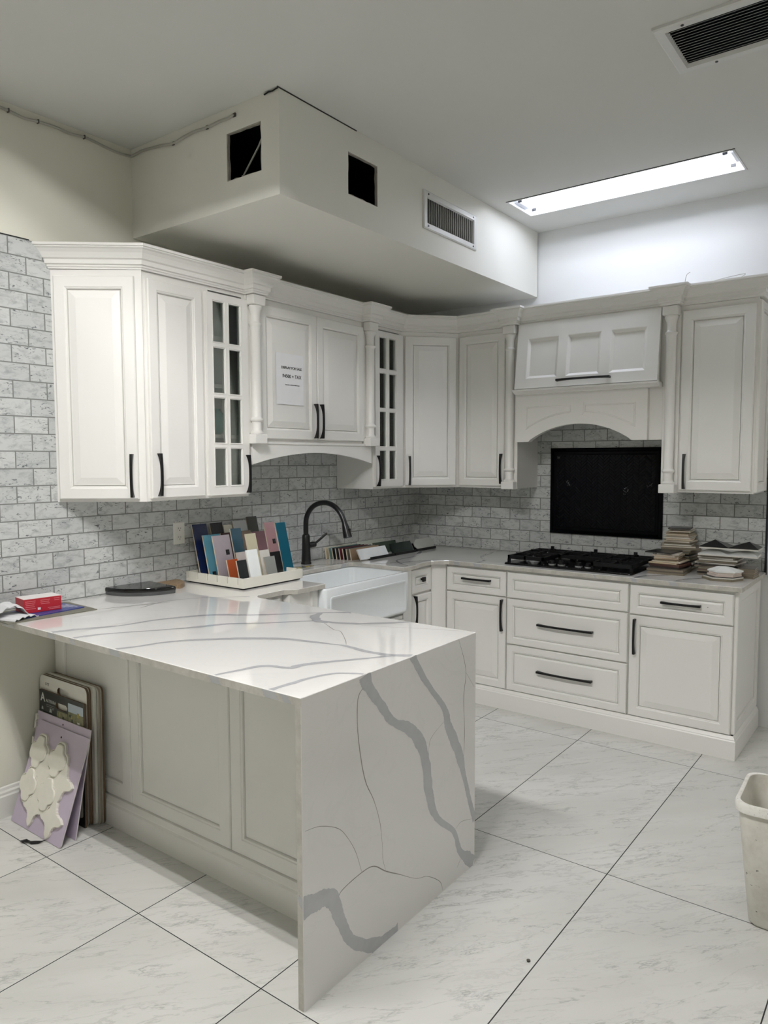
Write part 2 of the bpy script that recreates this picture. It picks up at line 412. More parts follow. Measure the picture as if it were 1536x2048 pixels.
# ------------------------------------------------------------------ vents and lights
def troffer(fx, label, TUBE, deep):
    x0, x1, y0, y1 = fx
    xc, yc = (x0+x1)/2, (y0+y1)/2
    t = thing('ceiling_light', label, 'ceiling light', (xc, yc, ZC), 0, 'recessed strip lights')
    w, l, h = (x1-x0)/2, (y1-y0)/2, .085+deep
    R = bpy.data.materials.get('light_reflector') or mat('light_reflector', (236,238,244), .3)
    m = MB()
    # folded reflector: sloping long sides, vertical ends, flat top
    m.add([(-w,-l,0),(-w,l,0),(-w*.62,l,h),(-w*.62,-l,h)], [(0,1,2,3)])
    m.add([(w,-l,0),(w,l,0),(w*.62,l,h),(w*.62,-l,h)], [(3,2,1,0)])
    m.add([(-w,-l,0),(w,-l,0),(w*.62,-l,h),(-w*.62,-l,h)], [(0,1,2,3)])
    m.add([(-w,l,0),(w,l,0),(w*.62,l,h),(-w*.62,l,h)], [(3,2,1,0)])
    m.add([(-w*.62,-l,h),(w*.62,-l,h),(w*.62,l,h),(-w*.62,l,h)], [(0,1,2,3)])
    m.build('housing', R, t)
    f = MB()
    for a, b, c, d in ((-w-.006,-w+.004,-l-.006,l+.006),(w-.004,w+.006,-l-.006,l+.006),(-w,w,-l-.006,-l+.004),(-w,w,l-.004,l+.006)):
        f.box(a, b, c, d, -.003, .002)
    f.build('rim', VENTW, t)
    g = MB().box(-w-.012, -w-.006, -l-.01, l+.01, -.0015, .001)
    g.build('shadow_gap', DARK, t)
    for s in (-1, 1):
        MB().box(-.075, .075, s*l-.03*(s > 0)-0*(s < 0), s*l+.03*(s < 0), .018+deep, .075+deep).build('lamp_holder', R, t)
        for q in (-.05, .05):
            MB().box(s*0+q*1.9-.004, q*1.9+.004, s*(l-.05)-.012, s*(l-.05)+.012, .005, .02).build('spring_clip', BLACK, t)
    for s in (-.052, .052):
        tb = MB(); n = 14; L = []
        for yy in (-l+.03, l-.03):
            L.append([(s+.014*math.cos(2*PI*k/n), yy, .048+deep+.014*math.sin(2*PI*k/n)) for k in range(n)])
        tb.loops(L).build('tube', TUBE, t, smooth=60)
    return t
TUBES = [mat_emit('fluorescent_tube_%d' % i, ((.89, .93, 1.05), (1., .98, .965), (1., .96, .91), (1., .955, .90), (1., .96, .90))[i], s) for i, s in enumerate((24, 295, 48, 32, 18))]
for fx, lb in zip(FIX, ('recessed fluorescent strip light in the ceiling above the range cabinets',
        'recessed fluorescent strip light over the aisle left of the peninsula',
        'recessed fluorescent strip light near the right wall at the front of the room',
        'recessed fluorescent strip light at the front middle of the room',
        'recessed fluorescent strip light beside the far left wall')): troffer(fx, lb, TUBES[FIX.index(fx)], 0. if fx is F1 else .027)

t = thing('air_vent', 'large white framed ceiling vent with many dark grey slats', 'vent', (-1.765, -2.70, ZC))
m = MB(); x0, x1, y0, y1 = -1.948+1.765, -1.583+1.765, -3.05+2.70, -2.362+2.70
fr = .042
def frame(m, x0, x1, y0, y1, fr, z0, z1):
    q = [(x0,y0),(x1,y0),(x1,y1),(x0,y1)]
    ins = lambda d: [(x0+d,y0+d),(x1-d,y0+d),(x1-d,y1-d),(x0+d,y1-d)]
    m.loops([[(*p, z1) for p in q], [(*p, z0+.004) for p in q], [(*p, z0) for p in ins(.006)], [(*p, z0) for p in ins(fr-.006)], [(*p, z1) for p in ins(fr)]], cap0=False, cap1=False)
frame(m, x0, x1, y0, y1, fr, -.014, 0); m.build('frame', VENTW, t)
for k in range(15):
    cx = x0+fr+(k+.5)*(x1-x0-2*fr)/15
    q4 = [(cx-.009,-.004),(cx-.0065,-.004),(cx+.0095,.0065),(cx+.007,.0065)]
    MB().loops([[(u, y0+fr-.004, v) for u, v in q4], [(u, y1-fr+.004, v) for u, v in q4]]).build('slat', SLATC, t)
mm = MB()
mm.add([(x0+.03,y0+.03,.10),(x1-.03,y0+.03,.10),(x1-.03,y1-.03,.10),(x0+.03,y1-.03,.10),(x0+.03,y0+.03,0),(x1-.03,y0+.03,0),(x1-.03,y1-.03,0),(x0+.03,y1-.03,0)],
       [(0,1,2,3),(0,1,5,4),(1,2,6,5),(2,3,7,6),(3,0,4,7)])
mm.build('duct', DUCT, t)
for q in ((x0+.02,y1-.10),(x1-.02,y1-.14)):
    MB().lathe([(.0055,-.016),(.0055,-.013)], (q[0],q[1],0), 10).build('screw', BLACK, t)

t = thing('air_vent', 'white wall vent with vertical slats on the soffit front', 'vent', (-1.1225, SY, 2.887))
m = MB(); frame(m, -.2775, .2775, -.099, .099, .036, -.010, 0); m.xf(Matrix.Rotation(PI/2, 4, 'X'))
m.xf(Matrix.Scale(1, 4)); m.v = [(x, -abs(y), z) for x, y, z in m.v]; m.build('frame', VENTW, t)
for k in range(22):
    cx = -.2415+(k+.5)*.483/22
    MB().add([(cx-.005,-.003,-.064),(cx-.003,-.003,-.064),(cx+.006,.014,-.064),(cx+.004,.014,-.064),(cx-.005,-.003,.064),(cx-.003,-.003,.064),(cx+.006,.014,.064),(cx+.004,.014,.064)],
             [(0,1,2,3),(4,7,6,5),(0,4,5,1),(1,5,6,2),(2,6,7,3),(3,7,4,0)]).build('slat', SLATD, t)
for q in ((-.235,.082),(.235,.082),(-.235,-.082),(.235,-.082)):
    MB().prism([(.005*math.cos(a*PI/4),.005*math.sin(a*PI/4)) for a in range(8)], lambda u, v, w: (q[0]+u, w, q[1]+v), -.0125, -.0095).build('screw', BLACK, t)

# ------------------------------------------------------------------ joinery helpers (local frame: x along the front, y into the cabinet, z up)
def panel_mesh(w, h, style='raised', f=.058, t=.02, x=0, z=0, y=0):
    """door / drawer front; front faces -y"""
    if style == 'raised':
        st = [(0,0),(0,t-.004),(.004,t),(f-.012,t),(f-.008,t-.003),(f-.004,t-.004),(f-.001,t-.009),(f,t-.018),(f+.0022,t-.018),(f+.003,t-.010),(f+.007,t-.010),(f+.034,t-.003),(f+.038,t-.002)]
    elif style == 'recess':
        st = [(0,0),(0,t-.004),(.004,t),(f-.012,t),(f-.009,t-.003),(f-.003,t-.004),(f-.001,t-.009),(f,t-.016),(f+.0022,t-.016),(f+.003,t-.010)]
    elif style == 'drawer':
        st = [(0,0),(0,t-.004),(.004,t),(f-.010,t),(f-.007,t-.003),(f-.001,t-.006),(f,t-.013),(f+.002,t-.013),(f+.003,t-.006),(f+.006,t-.006),(f+.014,t-.002)]
    L = [[(x+d,y-k,z+d),(x+w-d,y-k,z+d),(x+w-d,y-k,z+h-d),(x+d,y-k,z+h-d)] for d, k in st]
    return MB().loops(L)

def pull(x, z, L, vertical, y, parent):
    """black bow pull: thick feet that thin to a flat bar"""
    n = 14; H, hw = .032, .0058
    s = [L*(-.5+i/n) for i in range(n+1)]
    inner = [.0005+.0235*(1-abs(2*q/L)**3.2) for q in s]
    outer = [H-.0045*(abs(2*q/L)**2) for q in s]
    poly = list(zip(s, inner))+list(reversed(list(zip(s, outer))))
    fn = (lambda u, v, w: (x+w, y-v, z+u)) if vertical else (lambda u, v, w: (x+u, y-v, z+w))
    A = [fn(u, v, -hw) for u, v in poly]; B = [fn(u, v, hw) for u, v in poly]
    m = MB(); k = n+1; N2 = len(poly)
    for S in (A, B): m.add(S, [(i, i+1, N2-2-i, N2-1-i) for i in range(n)])
    m.add(A+B, [(i, (i+1) % N2, N2+(i+1) % N2, N2+i) for i in range(N2)])
    return m.build('handle', BLACK, parent, smooth=35)

def door(parent, x, z, w, h, hx=None, hz=None, hl=.198, style='raised', f=.058, y=0, name='door', vertical=True):
    d = panel_mesh(w, h, style, f, x=x, z=z, y=y).build(name, CAB, parent)
    if hx is not None: pull(hx, hz, hl, vertical, y-.0199, d)
    return d

def glass_door(parent, x, z, w, h, cols, rows, hx, hz):
    """muntin door; cols / rows are pane intervals in local coordinates"""
    t = .02
    m = MB()
    xs = [x]+[v for c in cols for v in c]+[x+w]; zs = [z]+[v for r in rows for v in r]+[z+h]
    hs = [(c[0], c[1], r[0], r[1]) for c in cols for r in rows]
    m.cells(xs, zs, hs, lambda u, v: (u, -t, v)); m.cells(xs, zs, hs, lambda u, v: (u, 0, v))
    for a, b, c, d in hs:
        g = .005
        m.loops([[(a-g,-t,c-g),(b+g,-t,c-g),(b+g,-t,d+g),(a-g,-t,d+g)], [(a-g,-t-.003,c-g),(b+g,-t-.003,c-g),(b+g,-t-.003,d+g),(a-g,-t-.003,d+g)],
                 [(a,-t+.004,c),(b,-t+.004,c),(b,-t+.004,d),(a,-t+.004,d)], [(a,0,c),(b,0,c),(b,0,d),(a,0,d)]], cap0=False, cap1=False)
    m.loops([[(x,-t,z),(x+w,-t,z),(x+w,-t,z+h),(x,-t,z+h)], [(x,0,z),(x+w,0,z),(x+w,0,z+h),(x,0,z+h)]], cap0=False, cap1=False)
    d = m.build('door', CAB, parent)
    g = MB()
    for a, b, c, e in hs: g.box(a-.002, b+.002, -.010, -.007, c-.002, e+.002)
    g.build('glass', GLASS, d)
    pull(hx, hz, .198, True, -t, d)
    return d

ZU, ZD, DU = 1.378, 2.428, .314   # wall cabinet bottom, top, depth
DZ0, DZH = 1.392-ZU, 1.005        # door start above cabinet bottom, door height

def hollow(m, w, dp, h, th=.018):
    m.box(0, th, 0, dp, 0, h); m.box(w-th, w, 0, dp, 0, h)
    m.box(th, w-th, dp-th, dp, 0, h, 1); m.box(th, w-th, 0, dp-th, 0, th); m.box(th, w-th, 0, dp-th, h-th, h)
    m.box(th, th+.012, 0, .018, th, h-th); m.box(w-th-.012, w-th, 0, .018, th, h-th)

# --- wall A uppers -------------------------------------------------------
def wedge(poly, M):
    Mi = M.inverted()
    return [tuple((Mi @ Vector((x, y, 0)))[:2]) for x, y in poly]

# angled end cabinet
ang = math.atan2(-.314, .2555)
M = Mloc((-2.898, -.001, ZU), ang)
t = thing('wall_cabinet', 'angled white wall cabinet at the left end, its door facing the aisle', 'cabinet', (-2.898, -.009, ZU), ang)
t_poly = wedge([(-2.8985,-.009),(-2.6425,-.3225),(-2.6425,-.009)], Mloc((-2.898,-.009,ZU), ang))
MB().prism(t_poly, lambda u, v, w: (u, v, w), 0, ZD-ZU).build('body', CAB, t)
wl = math.hypot(.2555, .314)
door(t, .016, DZ0, wl-.048, DZH, wl-.055, 1.499-ZU, f=.060)

t = thing('wall_cabinet', 'narrow single door white wall cabinet left of the first glass door', 'cabinet', (-2.6405, -DU, ZU))
MB().box(0, .3535, 0, DU-.009, 0, ZD-ZU).build('body', CAB, t)
door(t, .022, DZ0, .311, DZH, .056, 1.502-ZU, f=.058)

ROWS = [(1.441,1.627),(1.657,1.880),(1.906,2.129),(2.159,2.357)]
def glass_cab(x0, w, label, cols, hx):
    t = thing('wall_cabinet', label, 'cabinet', (x0, -DU, ZU))
    m = MB(); hollow(m, w, DU-.009, ZD-ZU)
    for k in range(16):
        for yy in (.06, .25):
            zz = .14+k*.052
            m.lathe([(.003,0),(.003,.0006)], (0,0,0), 6, 2)
            M2 = Matrix.Translation((w-.018, yy, zz)) @ Matrix.Rotation(-PI/2, 4, 'Y')
            m.xf(M2, len(m.v)-12)
    m.build('body', [CAB, CABIN, HOLE], t)
    for zz in (1.70, 1.945, 2.185)[1:]:
        MB().box(.019, w-.019, .02, DU-.03, zz-ZU-.009, zz-ZU+.009).build('shelf', CAB, t)
    glass_door(t, .006, DZ0, w-.012, DZH, cols, [(a-ZU, b-ZU) for a, b in ROWS], hx, 1.497-ZU)
    return t
glass_cab(-2.287, .281, 'white wall cabinet with eight pane glass door, nearer the left end', [(.044,.116),(.147,.222)], .252)
tag(MB().lathe([(.001,.0),(.030,.002),(.050,.02),(.062,.05),(.062,.085),(.046,.115),(.030,.130),(.034,.138),(.031,.138),(.027,.129),(.043,.113),(.058,.085),(.058,.05),(.046,.022),(.001,.006)], (-2.115, -.18, 1.70), 28)
    .build('glass_vase', mat('teal_glass', (60,150,150), .08), smooth=60), 'round teal glass vase behind the left glass cabinet door', 'vase')
# the vase stands on its own shelf
for o in list(bpy.data.objects):
    if o.name == 'wall_cabinet.002':
        MB().box(.019, .262, .02, DU-.03, 1.682-ZU, 1.70-ZU).build('shelf', CAB, o)

t = thing('wall_cabinet', 'two door white wall cabinet over the sink with price notice and arched valance', 'cabinet', (-2.004, -DU, 1.66))
MB().box(0, 1.072, 0, DU-.009, 0, ZD-1.66).build('body', CAB, t)
xo = 2.004
for x0, w, hx in ((-1.934, .457, -1.5045), (-1.473, .432, -1.4535)):
    door(t, x0+xo, 1.684-1.66, w, .712, hx+xo, 1.7925-1.66, f=.060)
# arched valance board
arch = []
xa, xb = .012, 1.042
for k in range(25):
    u = xa+(xb-xa)*k/24
    s = min(max((u-(xa+.012))/(xb-xa-.024), 0), 1)
    arch.append((u, -.115+.064*math.sin(PI*s)**.8))
vm = MB()
for side in (-.018, .0):
    vm.add([(u, side, v) for u, v in arch]+[(u, side, 0) for u, v in arch], [(i, i+1, 25+i+1, 25+i) for i in range(24)])
vm.add([(u, -.018, v) for u, v in arch]+[(u, 0, v) for u, v in arch], [(i, i+1, 25+i+1, 25+i) for i in range(24)])
vm.add([(xa,-.018,arch[0][1]),(xa,0,arch[0][1]),(xa,0,0),(xa,-.018,0),(xb,-.018,arch[-1][1]),(xb,0,arch[-1][1]),(xb,0,0),(xb,-.018,0)], [(0,1,2,3),(4,5,6,7)])
vm.box(xa-.004, xb+.004, -.024, 0, -.004, .008)
vm.build('valance', CAB, t)

t = glass_cab(-.928, .318, 'white wall cabinet with eight pane glass door, beside the corner cabinet', [(.052,.124),(.157,.229)], .020)

# diagonal corner cabinet
p0, p1 = Vector((-.608,-.314)), Vector((-.314,-.587))
ang = math.atan2(p1.y-p0.y, p1.x-p0.x); wl = (p1-p0).length
Mc = Mloc((p0.x, p0.y, ZU), ang)
t = thing('wall_cabinet', 'diagonal white corner wall cabinet between sink wall and range wall', 'cabinet', (p0.x, p0.y, ZU), ang)
MB().prism(wedge([(-.608,-.314),(-.314,-.587),(-.009,-.587),(-.009,-.009),(-.608,-.009)], Mc), lambda u, v, w: (u, v, w), 0, ZD-ZU).build('body', CAB, t)
door(t, .022, DZ0, wl-.044, DZH, .050, 1.494-ZU, f=.058)

# --- wall B uppers (rotated so local -y faces the room, local x runs towards the viewer's right)
RB = -PI/2
t = thing('wall_cabinet', 'single door white wall cabinet between the corner cabinet and the range hood', 'cabinet', (-DU, -.589, ZU), RB)
MB().box(0, .448, 0, DU-.009, 0, ZD-ZU).build('body', CAB, t)
door(t, .014, DZ0, .345, DZH, .345, 1.507-ZU, f=.055)

t = thing('wall_cabinet', 'single door white wall cabinet at the right end of the range wall', 'cabinet', (-DU, -1.962, ZU), RB)
MB().box(0, .484, 0, DU-.009, 0, ZD-ZU).build('body', CAB, t)
door(t, .098, DZ0, .374, DZH, .128, 1.498-ZU, f=.060)
sp = panel_mesh(DU-.03, ZD-ZU-.02, 'recess', .055, t=.016); sp.xf(Matrix.Translation((.484, .004, .008)) @ Matrix.Rotation(PI/2, 4, 'Z'))
sp.build('side_panel', CAB, t)

# --- turned posts
def post(loc, rz, z0, label):
    t = thing('turned_post', label, 'post', (loc[0], loc[1], z0), rz, 'turned cabinet posts')
    H = ZD-z0; w = .044; cy = -.030
    MB().box(-.046, .046, -.010, .0, 0, H).build('backing_strip', CAB, t)
    MB().box(-w, w, -.066, -.010, 0, .050).build('base_block', CAB, t, bevel=.004)
    MB().box(-w, w, -.066, -.010, H-.052, H).build('capital_block', CAB, t, bevel=.006)
    R = lambda r: r
    pr = [(.034,.050),(.036,.054),(.036,.060),(.030,.064),(.026,.072),(.026,.114),(.031,.118),(.035,.124),(.035,.130),(.030,.135),(.0275,.142)]
    top = [(.0275,.0),(.030,.006),(.034,.011),(.034,.018),(.028,.022),(.025,.028),(.025,.062),(.028,.078),(.034,.092),(.037,.100),(.037,.106),(.033,.112)]
    h1 = H-.052-.112
    pr += [(.027, .142+(h1-.142)*.5)]+[(r, h1+z) for r, z in top]
    MB().lathe(pr, (0, cy, 0), 28).build('shaft', CAB, t, smooth=50)
    return t
post((-1.968, -DU), 0, 1.655, 'turned white post beside the left glass cabinet, left of the notice')
post((-.990, -DU), 0, 1.655, 'turned white post beside the right glass cabinet, above the sink')
post((-DU, -.995), RB, 1.374, 'long turned white post on the left side of the range hood')
post((-DU, -2.004), RB, 1.374, 'long turned white post on the right side of the range hood')

# --- crown moulding swept along the tops
path = [(-2.905,-.009),(-2.6425,-.322),(-2.020,-.322),(-2.020,-.386),(-1.922,-.386),(-1.922,-.322),(-1.042,-.322),(-1.042,-.386),(-.944,-.386),(-.944,-.322),
        (-.602,-.322),(-.322,-.584),(-.322,-.956),(-.386,-.956),(-.386,-1.054),(-.332,-1.054),(-.332,-1.956),(-.386,-1.956),(-.386,-2.054),(-.322,-2.054),(-.322,-2.464),(-.009,-2.464)]
cp = [(-.03,2.429),(.004,2.429),(.004,2.436),(.010,2.440),(.010,2.447),(.020,2.451),(.020,2.471),(.024,2.474),(.030,2.477),(.034,2.486),(.042,2.501),(.055,2.515),(.066,2.521),(.066,2.526),(.074,2.528),(.074,2.540),(-.03,2.540)]
cp = [(o if o < 0 else o*.76, 2.429+(z-2.429)*.93) for o, z in cp]
L = []
for i, p in enumerate(path):
    p = Vector(p)
    def nrm(a, b):
        d = (Vector(b)-Vector(a)).normalized(); return Vector((d.y, -d.x))
    if i == 0: n = nrm(path[0], path[1]); mv = Vector((1/n.x, 0))
    elif i == len(path)-1: n = nrm(path[-2], path[-1]); mv = n
    else:
        a, b = nrm(path[i-1], path[i]), nrm(path[i], path[i+1]); mv = (a+b)/(1+a.dot(b))
    L.append([(p.x+mv.x*o, p.y+mv.y*o, z) for o, z in cp])
tag(MB().loops(L).build('crown_molding', CAB), 'stepped white crown molding running along all the wall cabinet tops', 'molding')

# --- paper notice on the left door of the sink cabinet
nt_ = thing('paper_notice', 'white sheet with DISPLAY FOR SALE price taped to the left cabinet door', 'sign', (-1.705, -.3362, 2.015))
MB().loops([[(-.108,0,-.14),(.108,0,-.14),(.108,0,.14),(-.108,0,.14)], [(-.108,-.0006,-.14),(.108,-.0012,-.138),(.108,-.0006,.14),(-.108,-.0006,.14)]]).build('sheet', PAPER, nt_)
def text(body, size, x, y, z, parent, mat_, rot=None, align='CENTER', name='printed_text', bold=0, ext=.0002):
    cu = bpy.data.curves.new(name, 'FONT'); cu.body = body; cu.size = size; cu.align_x = align; cu.align_y = 'CENTER'; cu.extrude = ext; cu.offset = bold
    tmp = bpy.data.objects.new('tmp', cu); C.objects.link(tmp)
    dg = bpy.context.evaluated_depsgraph_get(); me = bpy.data.meshes.new_from_object(tmp.evaluated_get(dg))
    bpy.data.objects.remove(tmp); bpy.data.curves.remove(cu)
    me.name = name; me.materials.clear(); me.materials.append(mat_)
    Mx = Matrix.Translation((x, y, z)) @ (rot if rot is not None else Matrix.Rotation(PI/2, 4, 'X'))
    me.transform(Mx)
    o = bpy.data.objects.new(name, me); C.objects.link(o); o.parent = parent
    return o
text('DISPLAY FOR SALE', .0195, .012, -.0016, .062, nt_, INK, bold=.0003)
text('$4500 + TAX', .0265, .014, -.0016, .016, nt_, INK, bold=.0004)
text('This cabinet is sold as it stands in store', .0072, .018, -.0016, -.030, nt_, INK, bold=.0002)

# ------------------------------------------------------------------ range hood
t = thing('range_hood', 'white wooden range hood with three panel front and arched apron', 'range hood', (-DU, -1.046, 1.68), RB)
W = .914
MB().box(0, W, 0, DU-.009, .155, ZD-1.68).build('body', CAB, t)
z1, z0, y1, y0 = 2.427-1.68, 2.012-1.68, -.046, -.104       # panel leans out towards its foot
hm = MB()
hm.loops([[(.018,0,z0),(W-.018,0,z0),(W-.018,0,z1),(.018,0,z1)], [(.018,y0+.03,z0),(W-.018,y0+.03,z0),(W-.018,y1+.03,z1),(.018,y1+.03,z1)]])
hm.build('canopy', CAB, t)
m = MB(); h = z1-z0; ww = W-.024
cols = [(.072,.280),(.338,.548),(.608,.818)]; zr = (.062,.318)
hs = [(a, b, zr[0], zr[1]) for a, b in cols]
xs = [0]+[v for c in cols for v in c]+[ww]; zs = [0, zr[0], zr[1], h]
m.cells(xs, zs, hs, lambda u, v: (u, -.022, v)); m.cells(xs, zs, [], lambda u, v: (u, 0, v))
for a, b, c, d in hs:
    g = .018
    m.loops([[(a,-.022,c),(b,-.022,c),(b,-.022,d),(a,-.022,d)], [(a+.004,-.020,c+.004),(b-.004,-.020,c+.004),(b-.004,-.020,d-.004),(a+.004,-.020,d-.004)],
             [(a+g,-.008,c+g),(b-g,-.008,c+g),(b-g,-.008,d-g),(a+g,-.008,d-g)]], cap0=False)
m.loops([[(0,-.022,0),(ww,-.022,0),(ww,-.022,h),(0,-.022,h)], [(0,0,0),(ww,0,0),(ww,0,h),(0,0,h)]], cap0=False, cap1=False)
al = math.atan2(y1-y0, h)
Md = Matrix.Translation((.012, y0+.030, z0)) @ Matrix.Rotation(-al, 4, 'X')
m.xf(Md); d = m.build('door', CAB, t)
hd = pull(.455, .036, .335, False, -.0215, d); hd.data.transform(Md)
# shelf moulding below the panel
sm = MB(); pf = [(0,0),(.078,0),(.078,.004),(.088,.010),(.102,.016),(.108,.020),(.108,.030),(0,.030)]
sm.loops([[(.003, -q, z+.300) for q, z in pf], [(.909, -q, z+.300) for q, z in pf]])
sm.xf(Matrix.Identity(4)); sm.build('shelf_molding', CAB, t)
# arched apron with keystone and two sunk fields
ax0, ax1, zt = -.002, .838, .302
xl, xr, za = .088, .748, .107
def archz(u, lo=xl, hi=xr, top=za, base=.004):
    if u <= lo or u >= hi: return 0
    s = (u-(lo+hi)/2)/((hi-lo)/2)
    R = ((hi-lo)**2/4+(top-base)**2)/(2*(top-base))
    return base+math.sqrt(max(R*R-(s*(hi-lo)/2)**2, 0))-(R-(top-base))
us = [ax0]+[xl+(xr-xl)*k/36 for k in range(37)]+[ax1]
am = MB()
for yy in (-.046, 0):
    am.add([(u, yy, archz(u)) for u in us]+[(u, yy, zt) for u in us], [(i, i+1, len(us)+i+1, len(us)+i) for i in range(len(us)-1)])
am.add([(u, -.046, archz(u)) for u in us]+[(u, 0, archz(u)) for u in us], [(i, i+1, len(us)+i+1, len(us)+i) for i in range(len(us)-1)])
for u in (ax0, ax1): am.add([(u,-.046,0),(u,0,0),(u,0,zt),(u,-.046,zt)], [(0,1,2,3)])
am.add([(us[0],-.046,zt),(us[-1],-.046,zt),(us[-1],0,zt),(us[0],0,zt)], [(0,1,2,3)])
# right return to the post
am.box(ax1, .912, -.012, 0, 0, zt)
ap = am.build('apron', CAB, t)
def field(u0, u1):
    """raised bead outlining a sunk field that follows the arch"""
    n = 16; zt2 = .222
    lo = [(u0+(u1-u0)*k/n) for k in range(n+1)]
    pts = [(u, max(archz(u, .030, .806, .178, .050), .052)) for u in lo]
    ring = pts+[(u1, zt2), (u0, zt2)]
    cx = sum(p[0] for p in ring)/len(ring); cz = sum(p[1] for p in ring)/len(ring)
    def ins(d):
        out = []
        for i, p in enumerate(ring):
            a, b = Vector(ring[i-1]), Vector(ring[(i+1) % len(ring)])
            p = Vector(p); e1 = (p-a).normalized(); e2 = (b-p).normalized()
            n1 = Vector((-e1.y, e1.x)); n2 = Vector((-e2.y, e2.x))
            mv = (n1+n2)/max(1+n1.dot(n2), .3); q = p+mv*d
            out.append((q.x, q.y))
        return out
    LL = [[(u, -.0458, v) for u, v in ins(0)], [(u, -.0500, v) for u, v in ins(.002)], [(u, -.0500, v) for u, v in ins(.006)], [(u, -.0462, v) for u, v in ins(.011)]]
    MB().loops(LL, cap0=False, cap1=False).build('bead', CAB, ap)
field(.070, .372); field(.458, .770)
MB().prism([(.376,.236),(.376,.166),(.386,.158),(.444,.158),(.454,.166),(.454,.236)], lambda u, v, w: (u, w, v), -.0495, -.0455).build('keystone', CAB, ap)

# ------------------------------------------------------------------ base cabinets, range wall
YF0 = -.605     # carcass front (x on wall B, y on wall A)
def base_cab(y0, w, label):
    t = thing('base_cabinet', label, 'cabinet', (YF0, y0, 0), RB)
    MB().box(0, w, 0, -YF0-.009, .10, .886).build('body', CAB, t)
    return t
ZB = .130
t = base_cab(-.687, .437, 'white base cabinet with one drawer and door left of the cooktop drawers')
d = panel_mesh(.432, .155, 'drawer', .045, x=.003, z=.716).build('drawer', CAB, t); pull(.230, .8065, .205, False, -.0199, d)
door(t, .003, ZB, .432, .578, .414, .598, f=.055)
t = base_cab(-1.126, .760, 'wide white base cabinet with three drawer fronts under the cooktop')
for zz, hh, hz in ((.714, .158, None), (.424, .282, .571), (ZB, .286, .2815)):
    d = panel_mesh(.752, hh, 'drawer', .048, x=.005, z=zz).build('drawer', CAB, t)
    if hz: pull(.3885, hz, .345, False, -.0199, d)
t = base_cab(-1.888, .541, 'white base cabinet with one drawer and door at the right end')
d = panel_mesh(.532, .162, 'drawer', .048, x=.006, z=.708).build('drawer', CAB, t); pull(.280, .7925, .205, False, -.0199, d)
MB().lathe([(.002,0),(.002,.001)], (0,0,0), 8).xf(Matrix.Translation((.415,-.0185,.79)) @ Matrix.Rotation(PI/2, 4, 'X')).build('screw_hole', HOLE, d)
door(t, .006, ZB, .532, .570, .038, .583, f=.058)
ep = panel_mesh(.588, .75, 'recess', .06, t=.018); ep.xf(Matrix.Translation((.541, .004, .128)) @ Matrix.Rotation(PI/2, 4, 'Z'))
ep.build('end_panel', CAB, t)
# continuous plinth with moulded top, turning the corner to the wall
pp = [(.004,0),(.020,0),(.020,.098),(.016,.104),(.016,.108),(.008,.122),(.004,.125)]
path2 = [(-.612,-.700),(-.612,-2.437),(-.010,-2.437)]
L = []
for i, p in enumerate(path2):
    mv = [Vector((-1,0)), Vector((-1,-1)), Vector((0,-1))][i]
    L.append([(p[0]+mv.x*o, p[1]+mv.y*o, z) for o, z in pp])
tag(MB().loops(L).build('plinth', CAB), 'white molded plinth under the range wall base cabinets', 'plinth')

# ------------------------------------------------------------------ base cabinets, sink wall
t = thing('base_cabinet', 'narrow white base cabinet with square knob drawer right of the sink', 'cabinet', (-.956, YF0, 0))
MB().box(0, .256, 0, -YF0-.009, .10, .886).build('body', CAB, t)
d = panel_mesh(.226, .150, 'drawer', .050, x=.024, z=.722).build('drawer', CAB, t)
k = MB(); k.box(-.006, .006, -.020, 0, -.006, .006); k.box(-.0145, .0145, -.030, -.018, -.0145, .0145); k.xf(Matrix.Translation((.132, -.016, .806)))
k.build('knob', BLACK, d, bevel=.001)
door(t, .024, ZB, .226, .578, .044, .610, f=.048)
MB().box(0, .256, -.012, 0, 0, .10).build('toe_board', CAB, t)
# corner filler
tag(MB().prism([(-.698,-.009),(-.698,-.618),(-.630,-.684),(-.009,-.684),(-.009,-.009)], lambda u, v, w: (u, v, w), 0, .886).build('corner_filler', CAB), 'plain white angled filler post in the inside corner of base cabinets', 'filler')

# sink base below the basin
t = thing('base_cabinet', 'white sink base cabinet below the farmhouse sink', 'cabinet', (-1.818, -.640, 0))
MB().box(0, .764, 0, .620, .10, .612).build('body', CAB, t)
MB().box(.0, .764, .04, .06, 0, .10).build('toe_board', CAB, t)
for x0, hx in ((.006, .345), (.386, .420)): door(t, x0, ZB, .372, .46, hx, .50, f=.055)
t = thing('filler_cabinet', 'narrow white filler unit with a slim vertical strip left of the sink', 'cabinet', (-2.040, -.640, 0))
MB().box(0, .214, 0, .620, .10, .886).build('body', CAB, t)
MB().box(.02, .214, .04, .06, 0, .10).build('toe_board', CAB, t)
MB().prism([(0,0),(.010,-.010),(.020,0)], lambda u, v, w: (.150+u, v, w), .12, .885).build('fluted_strip', CAB, t)
t = thing('filler_cabinet', 'slim white filler post between the sink and the knob drawer cabinet', 'cabinet', (-1.046, -.640, 0))
MB().box(0, .088, 0, .620, .10, .886).build('body', CAB, t)
MB().box(0, .070, .04, .06, 0, .10).build('toe_board', CAB, t)
# cabinet in the peninsula corner
t = thing('base_cabinet', 'white corner base cabinet between the peninsula and the sink', 'cabinet', (-2.30, YF0+.015, 0))
MB().box(0, .256, 0, -YF0-.025, .10, .886).build('body', CAB, t)
door(t, .012, ZB, .215, .742, .115, .838, hl=.13, f=.045, vertical=False)

